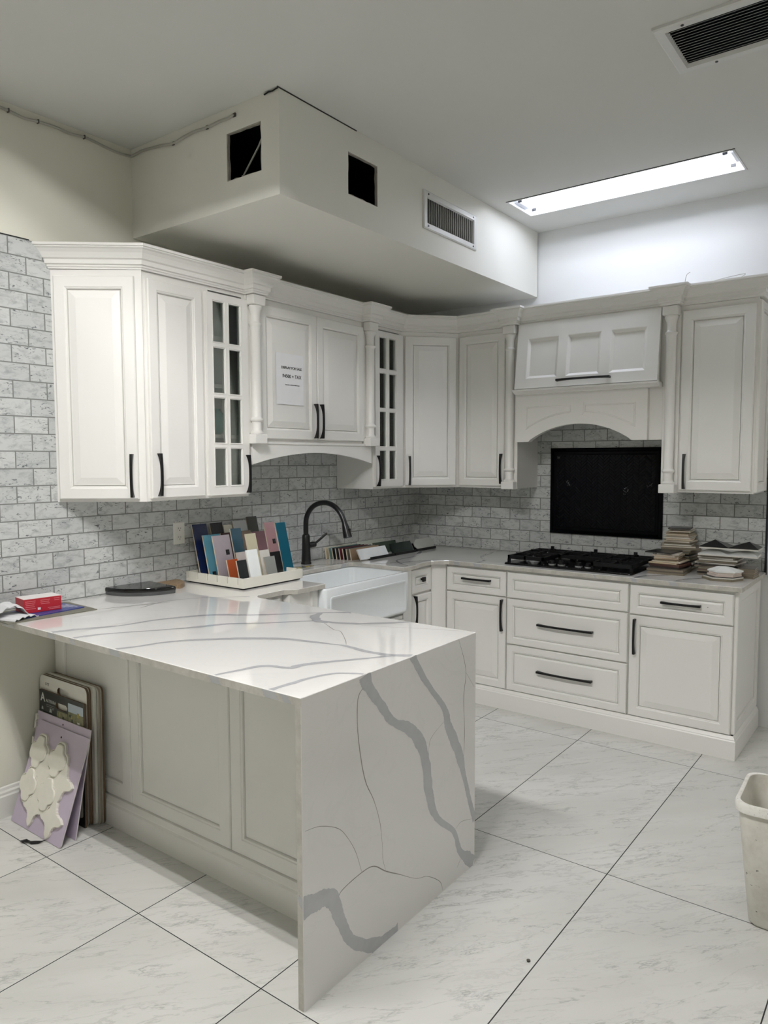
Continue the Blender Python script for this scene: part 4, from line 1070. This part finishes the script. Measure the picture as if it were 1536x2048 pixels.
# ------------------------------------------------------------------ sample boards leaning on the peninsula
def rrect(w, h, r, n=5):
    out = []
    for cx, cz, a0 in ((w-r,h-r,0),(r,h-r,90),(r,r,180),(w-r,r,270)):
        for k in range(n+1):
            a = math.radians(a0+90*k/n); out.append((cx+r*math.cos(a), cz+r*math.sin(a)))
    return out
def board(label, x, y0, w, h, th, leanx, col, edge, r=.02, slot=None, yaw=0, name='sample_board', base_th=None, group='sample boards leaning on the peninsula'):
    """local x = along the board (towards the viewer's right), front faces -y, rotated to face the left"""
    t = thing(name, label, 'sample board', (x, y0, .0005), RB+yaw, group)
    M = Matrix.Rotation(-leanx, 4, 'X')
    P = rrect(w, h, r) if r else [(w,h),(0,h),(0,0),(w,0)]
    if slot:
        # body split around the hand slot so that the opening is real
        a, b, c, d = slot
        m = MB(); S = [(a+(b-a)*(.5+.5*q[0]), c+(d-c)*(.5+.5*q[1])) for q in [(1,.4),(.75,1),(-.75,1),(-1,.4),(-1,-.4),(-.75,-1),(.75,-1),(1,-.4)]]
        for yy in (-th, 0):
            bm = bmesh.new()
            vo = [bm.verts.new((u, yy, v)) for u, v in P]; vi = [bm.verts.new((u, yy, v)) for u, v in S]
            eo = [bm.edges.new((vo[i], vo[(i+1) % len(vo)])) for i in range(len(vo))]
            ei = [bm.edges.new((vi[i], vi[(i+1) % len(vi)])) for i in range(len(vi))]
            bmesh.ops.triangle_fill(bm, use_beauty=True, edges=eo+ei)
            bm.verts.index_update()
            m.add([v.co[:] for v in bm.verts], [[v.index for v in f.verts] for f in bm.faces], 0); bm.free()
        m.loops([[(u,-th,v) for u,v in P], [(u,0,v) for u,v in P]], cap0=False, cap1=False, mi=1)
        m.loops([[(u,-th,v) for u,v in S], [(u,0,v) for u,v in S]], cap0=False, cap1=False, mi=1)
    else:
        m = MB(); m.loops([[(u,-th,v) for u,v in P], [(u,0,v) for u,v in P]], cap0=False, cap1=False, mi=1)
        m.add([(u,-th,v) for u,v in P]+[(u,0,v) for u,v in P], [tuple(range(len(P))), tuple(range(len(P), 2*len(P)))], 0)
    m.xf(M); m.build('panel', [col, edge], t)
    return t, M
MDF = mat('board_brown_edge', (98,78,58), .7)
WB = cm((218,216,208), .4); GB = cm((186,186,176), .45)
board('grey white sample board with brown edge, rearmost of the leaning boards', -2.963, -.024, .400, .603, .009, .012, GB, MDF, .02)
board('grey white sample board, second from the back of the leaning boards', -2.9745, -.020, .398, .602, .009, .012, GB, cm((150,140,124), .6), .02)
board('thick pale sample board, third from the back of the leaning boards', -2.9860, -.018, .388, .604, .011, .012, WB, cm((204,204,196), .5), .02)
board('pale sample board with brown edge just behind the front white one', -3.0005, -.014, .376, .603, .008, .012, WB, MDF, .02)
t, M = board('white sample board with hand slot, behind the black board', -3.011, -.012, .380, .602, .010, .012, WB, MDF, .025, (.145,.236,.530,.566))
o = text('OTT', .018, .062, -.0105, .564, t, cm((60,60,60), .6)); o.data.transform(M)
t, M = board('black sample board with photos, hand slot and stuck tiles', -3.030, -.024, .366, .538, .008, .024, cm((26,28,28), .35), MDF, .004, (.138,.232,.474,.503))
o = text('A', .054, .030, -.0086, .505, t, cm((214,214,210), .5), bold=.001); o.data.transform(M)
o = text('ARTERRA', .020, .098, -.0086, .496, t, cm((200,200,196), .5)); o.data.transform(M)
for k in range(2):
    MB().box(.060+.001*k, .128, -.0086, -.008, .478-.008*k, .4795-.008*k).xf(M).build('printed_line', cm((150,150,148), .6), t)
for px, pz, s in ((.018,.450,.016),(.085,.448,.020),(.020,.428,.014),(.090,.424,.016),(.112,.462,.006)):
    m = MB().prism([(0,0),(.3,1),(.55,.7),(.8,.9),(1,0)], lambda u, v, w: (px+u*s, w, pz+v*s), -.0086, -.008); m.xf(M); m.build('printed_icon', cm((168,176,172), .6), t)
def picture(t, M, x0, x1, z0, z1, seed, sky):
    rnd = random.Random(seed)
    p = MB().box(x0, x1, -.0087, -.008, z0, z1).xf(M).build('printed_photo', mat_dirty('patio_photo_%d' % seed, (120,118,84), (46,50,34), 55, 1.), t)
    if sky: MB().box(x0, x1, -.0089, -.0087, z0+(z1-z0)*.72, z1).xf(M).build('photo_sky', cm((176,188,198), .5), p)
    for k in range(9):
        a = rnd.uniform(x0+.004, x1-.02); b = rnd.uniform(z0+.004, z0+(z1-z0)*.7); w = rnd.uniform(.006,.018); h = rnd.uniform(.006,.022)
        MB().box(a, min(a+w, x1), -.00895-.00005*k, -.0087, b, min(b+h, z1-.002)).xf(M).build('photo_shape', cm([(190,170,70),(60,74,44),(206,204,196),(150,140,60),(40,44,38)][rnd.randrange(5)], .5), p)
picture(t, M, .240, .358, .385, .520, 3, True)
picture(t, M, .150, .236, .385, .468, 5, False)
for z0, z1, c_ in ((.205,.320,(196,196,188)),(.045,.175,(112,110,104))):
    m = MB().box(.230, .356, -.022, -.008, z0, z1).xf(M).build('stuck_tile', cm(c_, .5), t, bevel=.006)
LIL = cm((190,178,196), .45); LED = cm((206,200,204), .6)
t, M = board('plain lilac sample board behind the front tile board', -3.114, -.024, .425, .448, .005, .190, LIL, LED, 0)
MB().lathe([(.004,0),(.004,.0006)], (0,0,0), 10).xf(M @ Matrix.Translation((.215,-.005,.428)) @ Matrix.Rotation(PI/2, 4, 'X')).build('nail_hole', HOLE, t)
for zz in (.30,.37,.40): MB().prism([(0,0),(.014,.012),(.010,.030),(-.004,.034)], lambda u, v, w: (.002+u, w, zz+v), -.014, -.005).xf(M).build('mosaic_edge', WB, t)
t, M = board('lilac board with raised cream lantern tiles at the very front', -3.187, -.062, .400, .434, .006, .339, LIL, LED, .012)
MB().lathe([(.0045,0),(.0045,.0006)], (0,0,0), 10).xf(M @ Matrix.Translation((.200,-.006,.398)) @ Matrix.Rotation(PI/2, 4, 'X')).build('nail_hole', HOLE, t)
def lantern(s=1.):
    """four-lobed arabesque outline"""
    out = []
    for k in range(56):
        a = 2*PI*k/56
        r = .0695+.0085*math.cos(4*a)-.0030*math.cos(8*a)
        out.append((r*math.cos(a)*s, r*1.06*math.sin(a)*s))
    return out
CR = cm((226,223,212), .3)
def arab(cx, cz, raised, clip=None):
    P = lantern(.97)
    P = [(u+cx, v+cz) for u, v in P]
    if clip: P = [(u, v) for u, v in P]
    n = len(P); ctr = (cx, cz)
    ins = lambda k: [((u-cx)*k+cx, (v-cz)*k+cz) for u, v in P]
    y0 = -.006; d = .012
    st = [(1.,y0),(1.,y0-d+.002),(.97,y0-d)]
    if raised: st += [(.93,y0-d),(.91,y0-d+.007),(.875,y0-d+.007),(.86,y0-d-.003),(.82,y0-d-.006)]
    else: st += [(.93,y0-d+.001)]
    m = MB().loops([[(u, y, v) for u, v in ins(k)] for k, y in st]); m.xf(M)
    return m.build('lantern_tile', CR, t)
for cx, cz in ((.082,.310),(.236,.308),(.074,.170),(.224,.168)): arab(cx, cz, True)
def flat(cx, cz):
    P = []
    for k in range(64):
        a = 2*PI*k/64
        r = .0590+.0190*math.cos(4*a)+.0045*math.cos(8*a)+.0022*math.cos(24*a)
        P.append((r*math.cos(a)+cx, r*.96*math.sin(a)+cz))
    m = MB().loops([[(u,-.006,v) for u,v in P], [(u,-.016,v) for u,v in P], [((u-cx)*.96+cx,-.0175,(v-cz)*.96+cz) for u,v in P]]); m.xf(M)
    m.build('star_tile', CR, t)
for cx, cz in ((.154,.240),(.302,.232),(.148,.098),(.296,.088)): flat(cx, cz)

# bits on the floor
o = MB().prism([(0,0),(.03,.012),(.055,.006),(.075,.02),(.11,.012),(.125,.018),(.10,-.004),(.07,-.012),(.05,-.006),(.02,-.014)], lambda u, v, w: (u, v, w+.004*math.sin(u*60)+.004), 0, .003).build('plastic_scrap', BLACK)
o.location = (-3.262, -.275, .0005); o.rotation_euler = (0,0,math.radians(-62)); o.scale = (.85,.85,1)
tag(o, 'torn black plastic scrap on the floor before the lilac board', 'scrap')
o = MB().lathe([(.002,0),(.006,.002),(.006,.005),(.002,.007)], (0,0,0), 10).build('bug', cm((70,66,58), .7)); o.location = (-2.671,-2.275,.0003)  # plain turned blob standing for a tiny bug
tag(o, 'tiny dark pebble on the floor right of the waterfall end', 'bug')

# ------------------------------------------------------------------ cooktop
t = thing('gas_cooktop', 'black gas cooktop with cast iron grates set into the worktop', 'cooktop', (-.325, -1.487, ZT), RB)
# local: x runs along the front (right), y into the wall
IRON = mat('cast_iron', (8,9,11), .5, spec=.25, noise=.2, nscale=60); GLS = mat('cooktop_glass', (5,6,7), .12, spec=.3); CHR = mat('chrome_ring', (190,192,192), .4, .6)
m = MB(); q = rr(-.400, .400, -.262, .250, .015, 0); m.loops([[(u,v,.0005) for u,v,_ in q],[(u,v,.006) for u,v,_ in q],[(u*.99,v*.985,.012) for u,v,_ in q]]); m.build('glass_top', GLS, t, smooth=40)
burn = [(-.275,.110,.040),(-.275,-.105,.034),(0,.120,.052),(.275,.110,.034),(.275,-.105,.040)]
for bx, by, r in burn:
    b = MB().lathe([(r*1.25,.012),(r*1.25,.018),(r,.022),(r,.028),(r*.9,.030)], (bx,by,0), 24).build('burner', CHR if r < .036 else IRON, t, smooth=40)
    MB().lathe([(r*.86,.030),(r*.86,.037),(r*.7,.040),(.001,.040)], (bx,by,0), 24).build('burner_cap', IRON, b, smooth=40)
def grate(x0, x1, y0, y1, ctr, label=None):
    m = MB(); zt, h, w = .054, .022, .007
    for a, b, c, d in ((x0,x1,y0,y0+2*w),(x0,x1,y1-2*w,y1),(x0,x0+2*w,y0,y1),(x1-2*w,x1,y0,y1)): m.box(a, b, c, d, zt-h, zt)
    for a, c in ((x0+w,y0+w),(x1-w,y0+w),(x0+w,y1-w),(x1-w,y1-w)): m.box(a-.008, a+.008, c-.008, c+.008, .011, zt-h)
    for cx, cy in ctr:
        for k in range(4):
            ang_ = PI/2*k; dx, dy = math.cos(ang_), math.sin(ang_)
            L_ = (x1-cx if dx > .5 else cx-x0 if dx < -.5 else min(y1-cy, .12) if dy > .5 else min(cy-y0, .12))
            px, py = cx+dx*.022, cy+dy*.022; qx, qy = cx+dx*L_, cy+dy*L_
            m.box(min(px,qx)-w*abs(dy), max(px,qx)+w*abs(dy), min(py,qy)-w*abs(dx), max(py,qy)+w*abs(dx), zt-h, zt+.004)
        for k in range(4):
            ang_ = PI/2*k; m.box(cx+math.cos(ang_)*.05-.006, cx+math.cos(ang_)*.05+.006, cy+math.sin(ang_)*.05-.006, cy+math.sin(ang_)*.05+.006, zt, zt+.010)
    if len(ctr) == 2: m.box(x0, x1, (y0+y1)/2-w, (y0+y1)/2+w, zt-h, zt)
    m.build('grate', IRON, t)
grate(-.392, -.150, -.225, .235, [(-.275,.110),(-.275,-.105)])
grate(-.142, .142, -.020, .235, [(0,.120)])
grate(.150, .392, -.225, .235, [(.275,.110),(.275,-.105)])
for kx in (-.115, -.055, .055, .115):
    k = MB().lathe([(.019,.012),(.019,.020),(.016,.036),(.013,.038),(.001,.038)], (kx,-.175,0), 20).build('knob', IRON, t, smooth=40)
    MB().lathe([(.0225,.0122),(.0225,.0165),(.0195,.0165),(.0195,.0122)], (kx,-.175,0), 24).build('knob_ring', CHR, k, smooth=40)
for kx in (-.150, 0.0, .085, .2): MB().lathe([(.004,.0121),(.004,.0125)], (kx,-.222,0), 8).build('printed_dot', cm((170,170,170), .5), t)
for bx, by in ((-.275,.19),(.02,.19),(.275,.19)): MB().box(bx-.010, bx+.010, by-.006, by+.006, .05, .078).build('grate_foot', IRON, t)
MB().box(-.372, -.300, -.240, -.234, .0121, .0125).build('printed_mark', cm((110,110,110), .5), t)

# ------------------------------------------------------------------ black herringbone panel
PY0, PY1, PZ0, PZ1 = -1.885, -1.138, 1.069, 1.643
t = thing('herringbone_panel', 'framed black herringbone tile panel on the wall behind the cooktop', 'tile panel', (-TT, (PY0+PY1)/2, (PZ0+PZ1)/2), RB)
hw, hh, fr = (PY1-PY0)/2, (PZ1-PZ0)/2, .046
m = MB(); q = lambda d: [(-hw+d,-hh+d),(hw-d,-hh+d),(hw-d,hh-d),(-hw+d,hh-d)]
m.loops([[(u,0,v) for u,v in q(0)], [(u,-.012,v) for u,v in q(0)], [(u,-.020,v) for u,v in q(.008)], [(u,-.022,v) for u,v in q(.020)], [(u,-.014,v) for u,v in q(.026)], [(u,-.014,v) for u,v in q(fr-.006)], [(u,-.010,v) for u,v in q(fr)], [(u,-.001,v) for u,v in q(fr)]], cap0=False, cap1=False)
m.build('frame', mat('black_marble_frame', (4,5,8), .2, spec=.08), t)
MB().box(-hw+.04, hw-.04, -.005, 0, -hh+.04, hh-.04).build('grout_bed', BGROUT, t)
def clip(P, x0, x1, z0, z1):
    for ax, s, lim in ((0,1,x0),(0,-1,-x1),(1,1,z0),(1,-1,-z1)):
        out = []
        for i in range(len(P)):
            a, b = P[i-1], P[i]; da, db = a[ax]*s-lim, b[ax]*s-lim
            if (da >= 0) != (db >= 0):
                k = da/(da-db); out.append((a[0]+(b[0]-a[0])*k, a[1]+(b[1]-a[1])*k))
            if db >= 0: out.append(b)
        P = out
        if len(P) < 3: return None
    return P
m = MB(); bw, bl, g = .0155, .054, .0011
c45 = math.sqrt(.5)
for i in range(-36, 37):
    for j in range(-16, 17):
        # herringbone in its own frame: pairs of bricks on a stair lattice
        bx = i*bw+j*bl*1.0; bz = i*bw-j*bl*1.0
        for rect in ((bx, bz, bl, bw), (bx-bw*0+bl*0, bz+bw, bw, bl)):
            u, v, a, b = rect
            P = [(u+g,v+g),(u+a-g,v+g),(u+a-g,v+b-g),(u+g,v+b-g)]
            R2 = [((x-z)*c45, (x+z)*c45) for x, z in P]
            K = clip(R2, -hw+fr, hw-fr, -hh+fr, hh-fr)
            if K and len(K) >= 3:
                cx = sum(p[0] for p in K)/len(K); cz = sum(p[1] for p in K)/len(K)
                tz = random.uniform(-.0012, .0012)
                m.loops([[(x,-.004,z) for x,z in K], [(x,-.0095+tz*(x-cx)*30,z) for x,z in K], [((x-cx)*.95+cx,-.0105+tz*(x-cx)*30,(z-cz)*.95+cz) for x,z in K]], cap0=False)
m.build('herringbone_tiles', BMARBLE, t)

# ------------------------------------------------------------------ stacks of sample tiles at the right end
ORD = ['topmost','second from the top','third from the top','fourth from the top','fifth from the top','sixth from the top','seventh from the top','eighth from the top','ninth from the top','tenth from the top','eleventh from the top','twelfth from the top','thirteenth from the top','fourteenth from the top','fifteenth from the top','sixteenth from the top','seventeenth from the top','eighteenth from the top','nineteenth from the top','twentieth from the top','bottom but two','bottom but one','bottom']
def flat_tile(P2, th, loc, rz, col, edge, label, group, peaks=None, rough=.3, tilt=(0,0)):
    t = thing('stacked_tile', label, 'tile', loc, rz, group)
    t.rotation_euler = (tilt[0], tilt[1], rz)
    MB().loops([[(u,v,0) for u,v in P2], [(u,v,th*.68) for u,v in P2]]).build('tile_body', edge, t)
    m = MB()
    if peaks:
        # low pyramids side by side along local x
        x0, x1 = min(p[0] for p in P2), max(p[0] for p in P2); y0, y1 = min(p[1] for p in P2), max(p[1] for p in P2)
        n = len(peaks); w = (x1-x0)/n
        m.box(x0, x1, y0, y1, th*.68, th)
        for k, h in enumerate(peaks):
            a = x0+w*k; px, py = a+w*(.45 if k % 2 == 0 else .62), y0+(y1-y0)*.55
            m.add([(a,y0,th),(a+w,y0,th),(a+w,y1,th),(a,y1,th),(px,py,th+h)], [(0,1,4),(1,2,4),(2,3,4),(3,0,4)])
    else:
        sc_ = lambda k: [(u*k, v*k) for u, v in P2]
        m.loops([[(u,v,th*.68) for u,v in P2], [(u,v,th*.94) for u,v in P2], [(u,v,th) for u,v in sc_(.985)]])
    m.build('glazed_face', cm(col, rough), t)
    return t
sq = lambda a, b: [(-a/2,-b/2),(a/2,-b/2),(a/2,b/2),(-a/2,b/2)]
def stack(cx, cy, items, desc, group, rz0=RB):
    z = ZT+.0004; n = len(items)
    for i, it in enumerate(items):
        a, b, th, col, nm = it[:5]
        ed = it[5] if len(it) > 5 and it[5] else (BISQUE, BISQ2, BISQ3)[i % 3]
        pk = it[6] if len(it) > 6 else None
        dx, dy, rot = it[7] if len(it) > 7 else (random.uniform(-.010,.010), random.uniform(-.012,.012), random.uniform(-.16,.16))
        o_ = ORD[n-1-i] if i else 'bottom'
        flat_tile(sq(a, b), th, (cx+dx, cy+dy, z), rz0+rot, col, ed, '%s tile, %s of the %s' % (nm, o_, desc), group, pk)
        z += th+.0010+(max(pk) if pk and i < n-1 else 0)
    return z
WE = cm((206,204,196), .6); DE = cm((60,54,48), .7); BR = cm((74,48,40), .6); OL = cm((122,112,94), .7)
# front left stack
stack(-.330, -2.020, [
 (.200,.210,.017,(92,84,72),'thick olive brown',OL,None,(0,0,.06)), (.200,.208,.013,(98,90,78),'olive brown',OL,None,(.002,.002,.05)),
 (.165,.180,.010,(40,30,28),'very dark brown',DE), (.175,.170,.014,(92,58,48),'reddish brown',BR), (.160,.165,.007,(200,180,150),'beige'), (.160,.160,.007,(206,190,164),'beige'),
 (.130,.140,.006,(120,100,80),'tan',OL), (.135,.145,.008,(206,186,156),'beige'), (.128,.135,.007,(196,176,148),'sandy'), (.130,.140,.009,(180,168,150),'sandy'), (.120,.130,.006,(196,188,178),'pinkish beige',WE),
 (.150,.170,.007,(14,15,17),'black',DE,None,(.01,.035,-.12))], 'front stack beside the cooktop', 'sample tiles in the front stack beside the cooktop')
# tall rear left stack
pal = [((70,76,66),'dark olive',OL),((150,152,146),'grey',WE),((44,46,44),'charcoal',DE),((160,160,150),'pale grey',WE),((52,54,56),'charcoal',DE),((84,92,74),'mossy',OL),((140,142,134),'grey',OL),((34,34,38),'black',DE),((96,100,92),'grey green',OL),((150,148,138),'greige',OL)]
items = [(.165,.175,.0095,*p) for p in pal]
items += [(.215,.205,.010,(120,112,98),'brownish',OL,None,(0,.0,.3)), (.190,.205,.007,(170,160,140),'beige',None,None,(0,.01,.25)), (.150,.158,.006,(200,196,186),'ivory',WE), (.150,.150,.008,(130,120,96),'olive beige',OL),
 (.150,.158,.009,(178,166,140),'sandy'), (.145,.155,.009,(196,172,146),'peach beige'), (.150,.155,.006,(206,196,180),'cream',WE), (.130,.140,.007,(196,180,150),'beige'), (.130,.140,.009,(160,146,122),'tan'), (.128,.135,.008,(200,186,160),'beige'),
 (.118,.132,.006,(150,130,108),'taupe'), (.130,.135,.006,(196,190,178),'cream',WE), (.122,.145,.006,(26,26,26),'black',DE)]
items = [(a, b, th*1.17, *r) for a, b, th, *r in items]
stack(-.115, -2.020, items, 'tall rear stack by the black panel', 'sample tiles in the tall rear stack')
# right rear stack topped by pyramid tiles
items = [(.205,.190,.009,(108,104,96),'grey brown',OL),(.200,.190,.009,(92,84,80),'dark taupe',DE),(.205,.195,.008,(120,96,92),'mauve brown',OL),(.190,.190,.010,(134,130,120),'grey beige',OL),(.205,.190,.009,(110,98,96),'mauve grey',OL),(.195,.190,.008,(84,80,74),'dark grey',DE),
 (.215,.195,.008,(150,142,136),'pinkish grey',WE),(.205,.185,.008,(116,110,96),'olive grey',OL),(.200,.170,.009,(170,168,156),'pale grey',WE),(.190,.180,.008,(176,170,160),'pale beige',WE),(.195,.175,.008,(140,134,120),'grey beige',OL),
 (.302,.152,.010,(196,198,196),'white twin pyramid',WE,[.026,.026],(-.045,-.060,.05)),(.302,.152,.010,(14,15,17),'black twin pyramid',WE,[.034,.032],(-.030,-.062,.03))]
items = [(a, b, th*1.10, *r) for a, b, th, *r in items]
stack(-.215, -2.265, items, 'stack at the back right', 'sample tiles in the back right stack')
# low rear stack near the worktop end
z = ZT+.0004
for i, (col, nm) in enumerate((((120,110,96),'brown grey'),((104,92,80),'brown'),((132,120,106),'taupe'),((116,104,92),'tan grey'),((96,90,84),'dark grey'))):
    flat_tile(sq(.088,.120), .0105, (-.255+.004*(i % 2), -2.420, z), RB+.03*(i-2), col, OL, '%s sample tile, %s of the low stack at the worktop end' % (nm, ORD[4-i] if i else 'bottom'), 'sample tiles in the low stack')
    z += .011
# hexagons at the front right
hexp = lambda r, sx=1.: [(r*sx*math.cos(math.radians(60*k)), r*math.sin(math.radians(60*k))) for k in range(6)]
z = ZT+.0004
for i, (r, th, col, nm, ed, pk) in enumerate(((.094,.011,(110,106,84),'olive hexagonal',OL,0),(.090,.010,(36,38,36),'black hexagonal',WE,0),(.078,.011,(206,196,186),'pinkish white hexagonal',cm((214,200,190), .5),0),(.074,.011,(214,206,198),'cream hexagonal',cm((220,206,196), .5),0))):
    flat_tile(hexp(r, 1.1), th, (-.418+.003*i, -2.325-.004*i, z), RB+.12+.05*i, col, ed, '%s sample tile, %s of the hexagon stack' % (nm, ('bottom','fourth from the top','third from the top','second from the top')[i]), 'sample tiles in the hexagon stack')
    z += th+.0004
t = thing('stacked_tile', 'bright white faceted hexagonal sample tile on top of the hexagon stack', 'tile', (-.412, -2.338, z), RB+.25, 'sample tiles in the hexagon stack')
P = hexp(.080, 1.12)
m = MB(); m.loops([[(u,v,0) for u,v in P],[(u,v,.008) for u,v in P],[(u*.30-.01,v*.2+.02,.024) for u,v in P]]); m.build('glazed_face', cm((232,234,232), .2), t)

# ------------------------------------------------------------------ waste bin
t = thing('waste_bin', 'scuffed white plastic waste bin standing on the floor at right', 'bin', (-1.935, -2.975, 0), math.radians(2))
bx, by, tx, ty, H = .125, .195, .150, .240, .425
def rb(hx, hy, r, z): return rr(-hx, hx, -hy, hy, r, z, 6)
m = MB(); m.loops([rb(bx-.01,by-.01,.03,.0), rb(bx,by,.035,.012), rb(tx-.006,ty-.006,.045,H-.03), rb(tx-.006,ty-.006,.045,H), rb(tx-.010,ty-.010,.045,H), rb(bx-.004,by-.004,.035,.016), rb(bx-.02,by-.02,.03,.014)])
m.build('bin_body', BIN, t, smooth=50)
m = MB(); m.loops([rb(tx-.008,ty-.008,.045,H-.028), rb(tx+.004,ty+.004,.05,H-.030), rb(tx+.005,ty+.005,.05,H-.004), rb(tx+.001,ty+.001,.05,H+.003), rb(tx-.008,ty-.008,.045,H+.001)], cap0=False, cap1=False)
m.build('rim', BINRIM, t, smooth=50)

# little wires lying on top of the crown
tag(MB().tube(smooth_pts([(-.405,-2.085,2.533),(-.400,-2.088,2.560),(-.398,-2.095,2.582),(-.395,-2.110,2.590)], 4), .0016, 6).build('wire', CABLE, smooth=60), 'short curled wire end standing on the crown above the right post', 'wire')
tag(MB().tube(smooth_pts([(-.30,-2.12,2.5345),(-.29,-2.25,2.556),(-.27,-2.35,2.570),(-.26,-2.36,2.568),(-.25,-2.34,2.560)], 4), .0016, 6).build('wire', CABLE, smooth=60), 'thin wire loop lying on top of the right end wall cabinet', 'wire')

# ------------------------------------------------------------------ world, camera, view
w = bpy.data.worlds.new('World'); bpy.context.scene.world = w; w.use_nodes = True
w.node_tree.nodes['Background'].inputs[0].default_value = (.6,.65,.7,1); w.node_tree.nodes['Background'].inputs[1].default_value = .02

cam = bpy.data.cameras.new('Camera'); co = bpy.data.objects.new('Camera', cam); C.objects.link(co)
yaw, pitch, roll = map(math.radians, (36.9076, -4.0816, -.1475))
fw = Vector((math.cos(yaw)*math.cos(pitch), math.sin(yaw)*math.cos(pitch), math.sin(pitch)))
rt = Vector((math.sin(yaw), -math.cos(yaw), 0)); up = rt.cross(fw)
r2 = rt*math.cos(roll)+up*math.sin(roll); u2 = -rt*math.sin(roll)+up*math.cos(roll)
co.matrix_world = Matrix(((r2.x,u2.x,-fw.x,-4.6969),(r2.y,u2.y,-fw.y,-3.2351),(r2.z,u2.z,-fw.z,1.5698),(0,0,0,1)))
cam.sensor_fit = 'VERTICAL'; cam.sensor_height = 24; cam.lens = 24*1469.9/2048; cam.clip_start = .05
S = bpy.context.scene; S.camera = co
S.view_settings.view_transform = 'Standard'; S.view_settings.look = 'None'; S.view_settings.gamma = 1
S.view_settings.use_curve_mapping = False
S.view_settings.exposure = 0.18
S.cycles.max_bounces = 10; S.cycles.diffuse_bounces = 6; S.cycles.glossy_bounces = 4; S.cycles.transparent_max_bounces = 8
S.cycles.sample_clamp_indirect = 6
